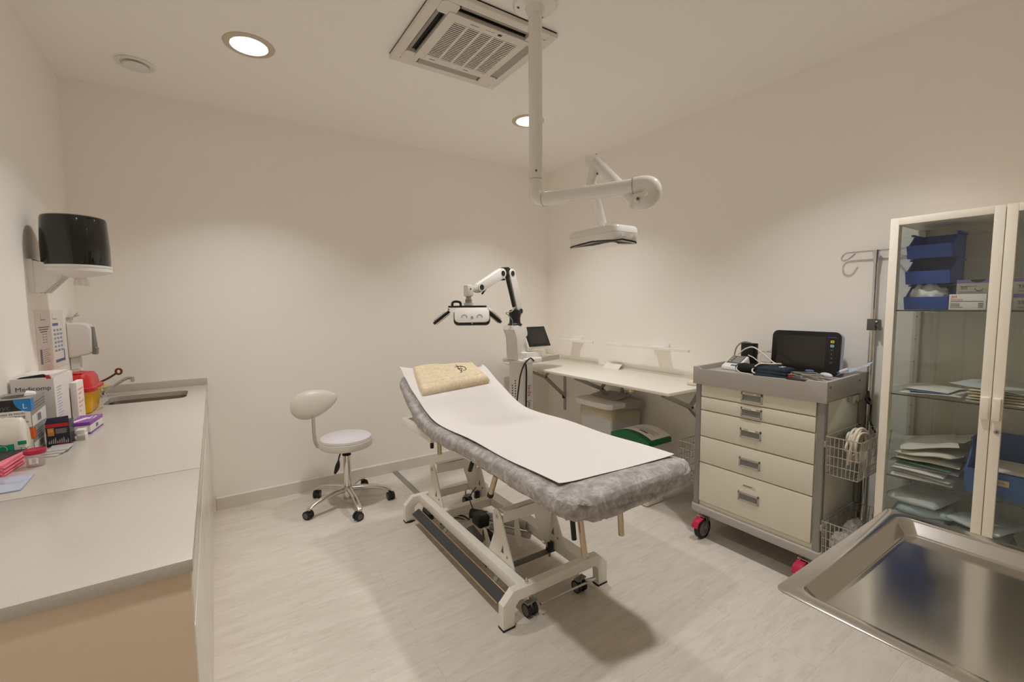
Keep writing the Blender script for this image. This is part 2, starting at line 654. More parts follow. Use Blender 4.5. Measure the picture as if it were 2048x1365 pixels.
def build_room():
    m = MB()
    m.box(XL - 0.1, XR + 0.1, YF - 0.1, YB + 0.1, -0.12, 0, FLOOR)
    struct(m.build('floor'))
    # ceiling slab with openings for the downlights
    m = MB()
    h = 0.083
    xs = sorted([XL - 0.1, XR + 0.1] + [v for lx in (0.224, 1.985) for v in (lx - h, lx + h)])
    ys = sorted([YF - 0.1, YB + 0.1] + [v for ly in (0.92, 2.745) for v in (ly - h, ly + h)])
    for i in range(len(xs) - 1):
        for j in range(len(ys) - 1):
            cx, cy = (xs[i] + xs[i + 1]) / 2, (ys[j] + ys[j + 1]) / 2
            if any(abs(cx - a) < 0.01 and abs(cy - b) < 0.01 for a, b in LIGHTS):
                continue
            m.quad([(xs[i], ys[j], HC), (xs[i], ys[j + 1], HC), (xs[i + 1], ys[j + 1], HC), (xs[i + 1], ys[j], HC)], CEIL)
    m.box(XL - 0.1, XR + 0.1, YF - 0.1, YB + 0.1, HC + 0.12, HC + 0.2, CEIL)
    struct(m.build('ceiling', recalc=False, smooth=None))
    for nm, b in (('wall_back', (XL - 0.1, XR + 0.1, YB, YB + 0.1)), ('wall_front', (XL - 0.1, XR + 0.1, YF - 0.1, YF)),
                  ('wall_left', (XL - 0.1, XL, YF, YB)), ('wall_right', (XR, XR + 0.1, YF, YB))):
        m = MB()
        m.box(b[0], b[1], b[2], b[3], 0, HC, WALL)
        struct(m.build(nm))
    # skirting with a rounded top edge
    m = MB()
    m.prism([(YB - 0.014, 0), (YB - 0.001, 0), (YB - 0.001, 0.0955), (YB - 0.006, 0.0955), (YB - 0.014, 0.086)], 'x', -0.05, XR - 0.001, SKIRT)
    struct(m.build('baseboard_back'))
    m = MB()
    m.prism([(XR - 0.014, 0), (XR - 0.001, 0), (XR - 0.001, 0.0955), (XR - 0.006, 0.0955), (XR - 0.014, 0.086)], 'y', YF + 0.01, YB - 0.015, SKIRT)
    struct(m.build('baseboard_right'))
    # flat metal cover strip on the floor running from the back wall under the couch
    m = MB()
    m.hexa([(1.205, 3.674, 0.0005), (1.253, 3.674, 0.0005), (1.236, 2.35, 0.0005), (1.188, 2.35, 0.0005),
            (1.21, 3.674, 0.004), (1.248, 3.674, 0.004), (1.231, 2.35, 0.004), (1.193, 2.35, 0.004)], GREYMET)
    struct(m.build('trim_1'))

def build_downlights():
    labs = ['large round recessed ceiling downlight, lit, at the upper left', 'round recessed ceiling downlight, lit, half behind the white ceiling pole',
            'round recessed ceiling downlight out of view above the worktop side', 'round recessed ceiling downlight out of view above the drawer trolley side',
            'round recessed ceiling downlight behind the viewer on the worktop side', 'round recessed ceiling downlight behind the viewer on the cabinet side']
    t0 = None
    for i, (lx, ly) in enumerate(LIGHTS):
        if i == 0:
            t = thing('downlight', labs[0], 'ceiling light', (lx, ly, HC), 0, 'recessed downlights')
            m = MB()
            m.lathe([(0.0865, -0.001), (0.0865, -0.006), (0.093, -0.008), (0.116, -0.004), (0.1185, 0.0)], (lx, ly, HC), TRIMRING, 48)
            m.build('trim_ring', t)
            m = MB()
            m.lathe([(0.0865, -0.004), (0.084, 0.02), (0.075, 0.05), (0.066, 0.075), (0.066, 0.09), (0.0, 0.09)], (lx, ly, HC), REFLECT, 40)
            m.build('reflector', t)
            m = MB()
            m.lathe([(0.0, 0.05), (0.022, 0.051), (0.036, 0.054), (0.041, 0.06), (0.041, 0.085), (0.0, 0.086)], (lx, ly, HC), LAMPGLOW, 32)
            m.build('lamp', t)
            t0 = t
            li = bpy.data.lights.new('lamp_light', 'AREA')
            li.shape = 'DISK'
            li.size = 0.13
            li.spread = math.radians(SPREAD)
            li.energy = POWER
            li.color = (1.0, 0.985, 0.96)
            lo = bpy.data.objects.new('lamp_light', li)
            COL.objects.link(lo)
            lo.parent = t
            lo.location = (0, 0, 0.012)
        else:
            t = copy_tree(t0)
            t.location = (lx, ly, HC)
            t['label'] = labs[i]

def build_valve():
    t = thing('ventilation_valve', 'small round white air valve on the ceiling beside the left wall', 'air vent', (-0.286, 3.278, HC))
    m = MB()
    m.lathe([(0.088, 0.0), (0.09, -0.006), (0.08, -0.012), (0.064, -0.006), (0.062, 0.0)], (-0.286, 3.278, HC), WHITE, 40)
    m.build('outer_ring', t)
    m = MB()
    m.lathe([(0.0, -0.026), (0.03, -0.0255), (0.054, -0.02), (0.058, -0.014), (0.052, -0.009), (0.0, -0.004)], (-0.286, 3.278, HC), WHITE, 40)
    m.build('centre_disc', t)

def build_ac():
    x0, x1, y0, y1 = 0.849, 1.49, 1.803, 2.432
    t = thing('air_conditioner', 'square white ceiling cassette air conditioner with slotted grille', 'air conditioner', ((x0 + x1) / 2, (y0 + y1) / 2, HC))
    zt, zb = HC - 0.001, HC - 0.026
    W_ = M('conditioner_white', (226, 220, 212), 0.42)
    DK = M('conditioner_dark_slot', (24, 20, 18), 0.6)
    GR = M('conditioner_vane_grey', (168, 160, 152), 0.4)
    # outer frame with four air slots left open
    m = MB()
    s0, s1 = 0.045, 0.095
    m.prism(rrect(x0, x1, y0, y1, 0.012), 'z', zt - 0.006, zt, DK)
    m.box(x0, x0 + s0, y0, y1, zb, zt - 0.004, W_, 0.003)
    m.box(x1 - s0, x1, y0, y1, zb, zt - 0.004, W_, 0.003)
    m.box(x0 + s0, x1 - s0, y0, y0 + s0, zb, zt - 0.004, W_, 0.003)
    m.box(x0 + s0, x1 - s0, y1 - s0, y1, zb, zt - 0.004, W_, 0.003)
    for cx, cy in ((x0 + s0, y0 + s0), (x1 - s0 - 0.085, y0 + s0), (x0 + s0, y1 - s0 - 0.085), (x1 - s0 - 0.085, y1 - s0 - 0.085)):
        m.prism(rrect(cx - 0.001, cx + 0.086, cy - 0.001, cy + 0.086, 0.02), 'z', zb - 0.001, zt - 0.004, W_)
    m.build('frame', t)
    # vanes inside the four slots
    for k in range(4):
        m = MB()
        if k == 0:
            m.obox((x0 + 0.062, (y0 + y1) / 2, zb + 0.011), (0.014, 0.36, 0.003), GR, Matrix.Rotation(0.5, 3, 'Y'))
        elif k == 1:
            m.obox((x1 - 0.066, (y0 + y1) / 2, zb + 0.006), (0.044, 0.36, 0.003), GR, Matrix.Rotation(0.1, 3, 'Y'))
        elif k == 2:
            m.obox(((x0 + x1) / 2, y0 + 0.062, zb + 0.011), (0.36, 0.014, 0.003), GR, Matrix.Rotation(-0.5, 3, 'X'))
        else:
            m.obox(((x0 + x1) / 2, y1 - 0.066, zb + 0.006), (0.36, 0.044, 0.003), GR, Matrix.Rotation(-0.1, 3, 'X'))
        m.build('air_vane', t)
    # raised centre panel with slotted grille
    gx0, gx1, gy0, gy1 = x0 + 0.1, x1 - 0.1, y0 + 0.1, y1 - 0.1
    m = MB()
    bx0, bx1, by0, by1 = gx0 + 0.05, gx1 - 0.04, gy0 + 0.055, gy1 - 0.05
    zf = zb - 0.006
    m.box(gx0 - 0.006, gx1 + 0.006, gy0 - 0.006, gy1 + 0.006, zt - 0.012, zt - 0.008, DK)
    m.box(gx0, bx0, gy0, gy1, zf, zt - 0.008, W_, 0.003)
    m.box(bx1, gx1, gy0, gy1, zf, zt - 0.008, W_, 0.003)
    m.box(bx0 - 0.002, bx1 + 0.002, gy0, by0, zf, zt - 0.008, W_, 0.003)
    m.box(bx0 - 0.002, bx1 + 0.002, by1, gy1, zf, zt - 0.008, W_, 0.003)
    m.box(gx0 + 0.27, gx0 + 0.29, gy0 + 0.018, gy0 + 0.034, zf - 0.0006, zf, PRINTDARK)
    for k in range(5):
        m.box(gx0 + 0.2 + k * 0.011, gx0 + 0.204 + k * 0.011, gy0 + 0.022, gy0 + 0.026, zf - 0.0005, zf, PRINTDARK)
    m.box(gx0 + 0.12, gx0 + 0.165, gy0 + 0.024, gy0 + 0.028, zf - 0.0005, zf, PRINTGREY)
    for k in range(2):
        m.box(gx0 + 0.075 + k * 0.2, gx0 + 0.105 + k * 0.2, gy1 - 0.028, gy1 - 0.024, zf - 0.0006, zf, PRINTDARK)
    m.build('grille_panel', t)
    m = MB()
    n = 23
    for k in range(n):
        y = by0 + (by1 - by0) * (k + 0.5) / n
        m.box(bx0, bx1, y - 0.0036, y + 0.0036, zf + 0.0006, zf + 0.0022, W_)
    for k in range(1, 5):
        x = bx0 + (bx1 - bx0) * k / 5
        m.box(x - 0.006, x + 0.006, by0, by1, zf, zf + 0.003, W_)
    m.build('grille_slats', t)

# ------------------------------------------------------------------ ceiling examination lamp
def build_exam_lamp():
    t = thing('examination_lamp', 'white ceiling-hung examination lamp on a jointed swing arm', 'examination lamp', (1.265, 1.69, HC))
    g = WHITE_GLOSS
    m = MB()
    m.lathe([(0.0, -0.001), (0.098, -0.001), (0.1, -0.006), (0.092, -0.016), (0.045, -0.022), (0.034, -0.05), (0.0, -0.05)], (1.265, 1.69, HC), g, 48)
    for k in range(3):
        a = 0.5 + k * 2.1
        m.cyl((1.265 + 0.075 * math.cos(a), 1.69 + 0.075 * math.sin(a), HC - 0.02), (1.265 + 0.075 * math.cos(a), 1.69 + 0.075 * math.sin(a), HC - 0.012), 0.006, GREYDK, n=10)
    m.build('ceiling_rose', t)
    m = MB()
    m.cyl((1.265, 1.69, HC - 0.03), (1.265, 1.69, 1.99), 0.0312, g, n=32)
    m.cyl((1.265, 1.69, 2.0), (1.265, 1.69, 1.997), 0.0318, GREYPL, n=32)
    d = Vector((-0.55, -0.83, 0)).normalized()
    c = Vector((1.265, 1.69, 2.03))
    m.cyl(c + d * 0.030, c + d * 0.0325, 0.005, GREYDK, n=12)
    m.build('pole', t)
    m = MB()
    ad = (Vector((1.485, 1.225, 0)) - Vector((1.265, 1.69, 0))).normalized()
    pts = [Vector((1.265, 1.69, 1.997))]
    for k in range(9):
        a = PI / 2 * k / 8
        pts.append(Vector((1.265, 1.69, 1.95)) + ad * (0.045 * (1 - math.cos(a))) + Vector((0, 0, -0.045 * math.sin(a))))
    m.tube(pts, 0.0322, g, 24)
    m.build('elbow', t)
    m = MB()
    a0 = Vector((1.265, 1.69, 1.905)) + ad * 0.04
    a1 = Vector((1.265, 1.69, 1.905)) + ad * 0.465
    m.cyl(a0, a1, 0.0312, g, n=32)
    m.cyl(a0 - ad * 0.001, a0 + ad * 0.002, 0.0325, GREYPL, n=32)
    m.build('swing_arm', t)
    m = MB()
    e = a1
    pts = crv([e - ad * 0.01, e + ad * 0.03, e + ad * 0.058 + Vector((0, 0, -0.012)), e + ad * 0.062 + Vector((0, 0, -0.038)), e + ad * 0.04 + Vector((-0.006, 0, -0.062)), e + ad * 0.0 + Vector((-0.012, 0, -0.066))], 6)
    m.tube(pts, [0.036] * (len(pts) - 3) + [0.035, 0.034, 0.033], g, 24)
    m.cyl(e - ad * 0.012, e - ad * 0.008, 0.0365, GREYPL, n=32)
    q = pts[-1]
    m.cyl(q + Vector((-0.006, -0.012, 0.0)), q + Vector((-0.026, -0.04, 0.002)), 0.012, g, n=16)
    m.cyl(q + Vector((-0.026, -0.04, 0.002)), q + Vector((-0.027, -0.0412, 0.002)), 0.006, GREYDK, n=10)
    m.build('swivel_joint', t)
    m = MB()
    b0 = Vector((1.462, 1.285, 1.85))
    b1 = Vector((1.535, 1.585, 2.10))
    m.cyl(b0 - (b1 - b0) * 0.06, b1, 0.026, g, r1=0.024, n=28)
    m.build('spring_arm', t)
    m = MB()
    m.cyl(b1 + Vector((0.035, -0.018, 0.004)), b1 + Vector((-0.035, 0.018, -0.004)), 0.027, g, n=28)
    m.cyl(b1 + Vector((0.0, 0.0, 0.008)), b1 + Vector((-0.016, 0.003, -0.10)), 0.024, g, r1=0.022, n=24)
    m.ell(b1 + Vector((-0.018, 0.003, -0.112)), (0.025, 0.025, 0.025), g)
    m.cyl(b1 + Vector((-0.005, -0.02, -0.066)), b1 + Vector((-0.0065, -0.0225, -0.066)), 0.005, GREYDK, n=10)
    m.cyl(b1 + Vector((0.01, 0.0, 0.03)), b1 + Vector((0.0103, -0.0005, 0.0315)), 0.006, GREYDK, n=10)
    m.build('knuckle', t)
    m = MB()
    c0 = b1 + Vector((-0.02, 0.003, -0.115))
    c1 = Vector((1.646, 1.648, 1.835))
    m.cyl(c0, c1, 0.0235, g, n=24)
    m.cyl(c1, Vector((1.655, 1.655, 1.80)), 0.014, g, n=18)
    m.obox(c1 + Vector((0.006, -0.02, 0.008)), (0.004, 0.004, 0.018), GREYDK)
    m.build('lower_arm', t)
    # lamp head: rounded rectangle above, four-lobed opening below
    cx, cy, hx, hy = 1.656, 1.655, 0.089, 0.171
    m = MB()
    N = 96

    def outline(k, lobed, s):
        a = 2 * PI * k / N
        ca, sa = math.cos(a), math.sin(a)
        e = 7.0
        r = (abs(ca) ** e + abs(sa) ** e) ** (-1 / e)
        x, y = r * ca, r * sa
        if lobed:
            f = 1 - lobed * (1 - min(abs(x), abs(y)) ** 1.2)
            x, y = x * f, y * f
        return Vector((cx + x * hx * s, cy + y * hy * s, 0))
    def arch(k, lob):
        a = 2 * PI * k / N
        ca, sa = abs(math.cos(a)), abs(math.sin(a))
        r = (ca ** 7 + sa ** 7) ** (-1 / 7)
        return 0.07 * lob * (1 - min(r * ca, r * sa) ** 1.2) if lob else 0.0
    rings = []
    for (z, s, lob) in ((1.802, 0.0, 0), (1.802, 0.72, 0), (1.797, 0.95, 0), (1.785, 1.0, 0), (1.765, 1.0, 0.0), (1.764, 0.985, 0.0), (1.763, 1.0, 0.0), (1.742, 1.0, 0.04), (1.722, 1.0, 0.22), (1.7185, 0.97, 0.22), (1.722, 0.0, 0)):
        if s == 0:
            rings.append([m.bm.verts.new((cx, cy, z))])
        else:
            rings.append([m.bm.verts.new(outline(k, lob, s) + Vector((0, 0, z + arch(k, lob)))) for k in range(N)])
    fs = []
    for i in range(len(rings) - 1):
        A, B = rings[i], rings[i + 1]
        for k in range(N):
            k2 = (k + 1) % N
            if len(A) == 1:
                fs.append(m.bm.faces.new((A[0], B[k], B[k2])))
            elif len(B) == 1:
                fs.append(m.bm.faces.new((A[k], A[k2], B[0])))
            else:
                fs.append(m.bm.faces.new((A[k], A[k2], B[k2], B[k])))
    m._fin(fs, g)
    m.build('lamp_head', t)
    m = MB()
    m.tube([outline(k, 0.22, 1.0) + Vector((0, 0, 1.720 + arch(k, 0.22))) for k in range(N)], 0.004, BLACK, 8, closed=True)
    m.build('rubber_rim', t)
    m = MB()
    m.prism([(v.x, v.y) for v in [outline(k, 0.3, 0.9) for k in range(N)]], 'z', 1.7155, 1.7185, M('lamp_lens', (228, 224, 218), 0.2))
    m.build('lens', t)

# ------------------------------------------------------------------ free-standing treatment lamp behind the couch
def build_treatment_lamp():
    c = Vector((2.165, 3.115, 0))
    a = math.radians(15)
    t = thing('treatment_lamp', 'white light therapy stand with a touch screen and three-panel lamp head behind the couch', 'treatment lamp', c, a)
    W_ = WHITE_GLOSS
    # local frame: x to the right tray side, -y towards the viewer
    m = MB()
    m.prism(rrect(-0.2, 0.2, -0.2, 0.2, 0.06), 'z', 0.045, 0.085, W_, 0.012)
    m.build('foot_plate', t, local=True)
    for sx in (-1, 1):
        for sy in (-1, 1):
            m = MB()
            m.cyl((sx * 0.16 - 0.012, sy * 0.16, 0.0225), (sx * 0.16 + 0.012, sy * 0.16, 0.0225), 0.0225, RUBBER, n=16)
            m.box(sx * 0.16 - 0.015, sx * 0.16 + 0.015, sy * 0.16 - 0.01, sy * 0.16 + 0.01, 0.03, 0.05, GREYDK)
            m.build('castor', t, local=True)
    m = MB()
    m.prism(rrect(-0.075, 0.075, -0.075, 0.075, 0.012), 'z', 0.08, 0.955, W_, 0.003)
    m.text('leds', (-0.002, -0.0757, 0.745), (0, 0, -1), (1, 0, 0), 0.062, M('print_crimson', (150, 34, 40), 0.5))
    m.text('|m', (-0.002, -0.0757, 0.615), (0, 0, -1), (1, 0, 0), 0.062, PRINTDARK)
    for k in range(7):
        m.cyl((-0.0745, 0.0, 0.785 - 0.022 * k), (-0.0765, 0.0, 0.785 - 0.022 * k), 0.006, BLACK, n=12)
        if k > 1:
            m.cyl((-0.0745, 0.035, 0.785 - 0.022 * k), (-0.0765, 0.035, 0.785 - 0.022 * k), 0.006, BLACK, n=12)
    m.build('column', t, local=True)
    # shelf with a grey front rail reaching to the right
    m = MB()
    m.prism(rrect(-0.115, 0.42, -0.14, 0.14, 0.05), 'z', 0.945, 0.968, W_, 0.006)
    m.box(-0.1, 0.1, -0.155, -0.1, 0.94, 0.985, W_, 0.015, 3)
    m.box(0.1, 0.36, -0.148, -0.138, 0.938, 0.982, GREYPL, 0.003)
    m.box(0.1, 0.4, 0.11, 0.14, 0.96, 0.982, W_, 0.008)
    m.build('side_shelf', t, local=True)
    # screen housing tower
    m = MB()
    m.prism([(-0.115, 0.96), (0.01, 0.96), (0.02, 1.19), (0.005, 1.235), (-0.03, 1.256), (-0.155, 1.256), (-0.162, 1.222), (-0.13, 1.185), (-0.115, 1.15)], 'y', -0.06, 0.06, W_, 0.006)
    m.box(-0.07, 0.15, -0.12, 0.06, 0.966, 1.03, W_, 0.012)
    m.build('tower', t, local=True)
    # tilted touch screen
    Rm = rotz(-0.26) @ Matrix.Rotation(math.radians(-30), 3, 'X')
    sc = Vector((0.107, -0.075, 1.142))
    m = MB()
    m.obox(sc, (0.238, 0.03, 0.198), W_, Rm, 0.008)
    m.obox(sc + Vector((0.0, 0.045, -0.06)), (0.07, 0.07, 0.07), W_, Rm, 0.008)
    m.build('screen_housing', t, local=True)
    m = MB()
    m.obox(sc + Rm @ Vector((0.004, -0.017, 0.004)), (0.226, 0.006, 0.186), BLACK, Rm, 0.002)
    m.obox(sc + Rm @ Vector((0.004, -0.0205, 0.0)), (0.178, 0.002, 0.136), SCREEN, Rm)
    m.build('touch_screen', t, local=True)
    # arm, in the plane of the stand
    bx = -0.075
    m = MB()
    m.lathe([(0.0, 0.0), (0.062, 0.0), (0.06, 0.014), (0.048, 0.024), (0.045, 0.06), (0.052, 0.1), (0.045, 0.13), (0.0, 0.14)], (bx, 0, 1.25), BLACK, 32)
    m.build('arm_base', t, local=True)

    def link(p0, p1, w0, w1, nm):
        m = MB()
        p0, p1 = Vector(p0), Vector(p1)
        d = (p1 - p0).normalized()
        n_ = Vector((-d.z, 0, d.x))
        poly = []
        for k in range(9):
            a_ = PI / 2 + PI * k / 8
            v = p0 + d * math.cos(a_) * w0 + n_ * math.sin(a_) * w0
            poly.append((v.x, v.z))
        for k in range(9):
            a_ = -PI / 2 + PI * k / 8
            v = p1 + d * math.cos(a_) * w1 + n_ * math.sin(a_) * w1
            poly.append((v.x, v.z))
        m.prism(poly, 'y', -0.026, 0.026, W_, 0.006)
        o = m.build(nm, t, local=True)
        for p in (p0, p1):
            k = MB()
            k.cyl((p.x, -0.0285, p.z), (p.x, 0.0285, p.z), 0.021, BLACK, n=20)
            k.build('pivot_cap', o, local=True)
        return o
    P0, P1 = (-0.026, 0, 1.372), (-0.127, 0, 1.681)
    P2, P3 = (-0.243, 0, 1.676), (-0.484, 0, 1.56)
    link(P0, P1, 0.036, 0.038, 'lower_link')
    link(P2, P3, 0.04, 0.036, 'upper_link')
    m = MB()
    m.prism([(-0.235, 1.655), (-0.25, 1.70), (-0.215, 1.726), (-0.17, 1.73), (-0.135, 1.712), (-0.12, 1.68), (-0.15, 1.645)], 'y', -0.02, 0.02, BLACK, 0.005)
    m.tube(crv([(-0.185, -0.01, 1.665), (-0.165, -0.012, 1.6), (-0.13, -0.012, 1.50), (-0.10, -0.012, 1.41)], 6), 0.015, BLACK, 10)
    m.tube(crv([(-0.21, -0.012, 1.63), (-0.30, -0.012, 1.618), (-0.40, -0.012, 1.57), (-0.47, -0.012, 1.51)], 6), 0.007, BLACK, 8)
    m.build('elbow_cover', t, local=True)
    m = MB()
    m.tube(crv([(-0.09, -0.02, 1.41), (-0.16, -0.04, 1.372), (-0.23, -0.04, 1.362), (-0.20, -0.04, 1.34), (-0.155, -0.04, 1.30), (-0.14, -0.03, 1.25)], 8), 0.004, CABLEGREY, 8)
    m.build('cable', t, local=True)
    hx = -0.60
    th = rotz(math.radians(-42))
    m = MB()
    m.box(hx - 0.03, hx + 0.03, -0.025, 0.025, 1.49, 1.575, WHITE, 0.012)
    m.beam((hx + 0.02, 0, 1.55), (-0.49, 0, 1.556), 0.036, 0.032, WHITE, 0.006)
    m.tube(crv([(hx + 0.03, -0.02, 1.53), (-0.53, -0.02, 1.522), (-0.47, -0.02, 1.53)], 5), 0.004, GREYDK, 6)
    m.cyl((hx, -0.0245, 1.545), (hx, -0.0265, 1.545), 0.007, GREYDK, n=10)
    m.build('wrist_block', t, local=True)
    m = MB()
    m.cyl((hx, 0, 1.495), (hx, 0, 1.465), 0.02, GREYPL, n=20)
    m.cyl((hx, 0, 1.468), (hx, 0, 1.44), 0.025, GREYMET, n=20)
    m.cyl((hx, 0, 1.442), (hx, 0, 1.42), 0.036, WHITE, n=24)
    m.build('swivel_neck', t, local=True)
    # lamp head: top plate, a middle panel tilted to the viewer and side wings
    m = MB()
    tp = [th @ Vector((x, y, 0)) + Vector((hx, 0, 0)) for x, y in rrect(-0.15, 0.13, -0.1, 0.1, 0.03)]
    m.prism([(v.x, v.y) for v in tp], 'z', 1.408, 1.422, BLACK, 0.004)
    m.tube(crv([(hx - 0.135, 0.03, 1.42), (hx - 0.13, 0.03, 1.445), (hx - 0.105, 0.02, 1.453), (hx - 0.08, 0.005, 1.445), (hx - 0.078, 0.0, 1.42)], 5), 0.009, BLACK, 8)
    m.build('top_plate', t, local=True)

    def panel(nm, o, R_, w, h, label=None, lens=True):
        m = MB()
        P = [o + R_ @ Vector((x, 0, z)) for x, z in rrect(-w / 2, w / 2, -h, 0, min(w, h) * 0.28)]
        off = R_ @ Vector((0, 0.016, 0))
        A = [m.bm.verts.new(p) for p in P]
        B = [m.bm.verts.new(p + off) for p in P]
        n_ = len(P)
        fs = [m.bm.faces.new((A[k], A[(k + 1) % n_], B[(k + 1) % n_], B[k])) for k in range(n_)]
        fs += [m.bm.faces.new(A[::-1]), m.bm.faces.new(B)]
        m._fin(fs, WHITE)
        m._bevel(fs[-2:], 0.004, 2, WHITE)
        if lens:
            for sx in (-0.055, 0.055):
                for k in range(8):
                    an = PI * k / 7
                    p = o + R_ @ Vector((sx + 0.018 * math.cos(an), -0.0005, -0.075 + 0.018 * math.sin(an)))
                    m.cyl(p, p + R_ @ Vector((0, -0.0012, 0)), 0.0035, GREYMET, n=8)
            m.cyl(o + R_ @ Vector((0, 0.0, -0.078)), o + R_ @ Vector((0, -0.004, -0.078)), 0.009, GREYMET, n=12)
            m.cyl(o + R_ @ Vector((0, 0.008, -h - 0.006)), o + R_ @ Vector((0, 0.012, -h - 0.006)), 0.006, CHROME, n=12)
        pn = m.build(nm, t, local=True)
        m = MB()
        rim = [o + R_ @ Vector((x, 0.014, z)) for x, z in rrect(-w / 2 - 0.006, w / 2 + 0.006, -h - 0.014, -0.01, min(w, h) * 0.3)]
        back = [p + R_ @ Vector((0, 0.02, 0)) for p in rim]
        A = [m.bm.verts.new(p) for p in rim]
        B = [m.bm.verts.new(p) for p in back]
        n_ = len(rim)
        fs = [m.bm.faces.new((A[k], A[(k + 1) % n_], B[(k + 1) % n_], B[k])) for k in range(n_)]
        fs += [m.bm.faces.new(A[::-1]), m.bm.faces.new(B)]
        m._fin(fs, BLACK)
        m.build('black_rim', pn, local=True)
        m = MB()
        q = [o + R_ @ Vector((x, 0.037, z)) for x, z in ((-w / 2 + 0.01, -0.02), (w / 2 - 0.01, -0.02), (w / 2 - 0.01, -h), (-w / 2 + 0.01, -h))]
        q2 = [p + R_ @ Vector((0, 0.006, 0)) for p in q]
        m.hexa(q + q2, M('diffuser_panel', (206, 190, 168), 0.35), 0.001)
        m.build('diffuser', pn, local=True)
    panel('front_panel', Vector((hx, 0, 1.408)) + th @ Vector((0.02, -0.105, 0)), th @ Matrix.Rotation(math.radians(-24), 3, 'X'), 0.25, 0.112)
    panel('left_wing', Vector((hx, 0, 1.405)) + th @ Vector((-0.15, 0.0, 0)), th @ rotz(-PI / 2) @ Matrix.Rotation(math.radians(-52), 3, 'X'), 0.2, 0.14, lens=False)
    panel('right_wing', Vector((hx, 0, 1.405)) + th @ Vector((0.15, 0.0, 0)), th @ rotz(PI / 2) @ Matrix.Rotation(math.radians(-48), 3, 'X'), 0.19, 0.125, lens=False)
    m = MB()
    m.tube(crv([(-0.03, -0.165, 0.96), (-0.075, -0.165, 0.988), (-0.13, -0.15, 0.95), (-0.16, -0.13, 0.86), (-0.175, -0.12, 0.75), (-0.18, -0.1, 0.6)], 8), 0.006, BLACK, 8)
    m.tube(crv([(-0.035, -0.082, 0.94), (-0.028, -0.084, 0.85), (-0.03, -0.082, 0.72), (-0.035, -0.082, 0.55)], 8), 0.006, BLACK, 8)
    m.build('power_cable', t, local=True)

# ------------------------------------------------------------------ couch
def zc(y):
    """height of the padded surface along the couch"""
    k = 0.478
    d = y - 2.36
    w = 0.10
    if d < -w:
        return 0.77
    if d > w:
        return 0.77 + k * d
    return 0.77 + k * (d + w) ** 2 / (4 * w)

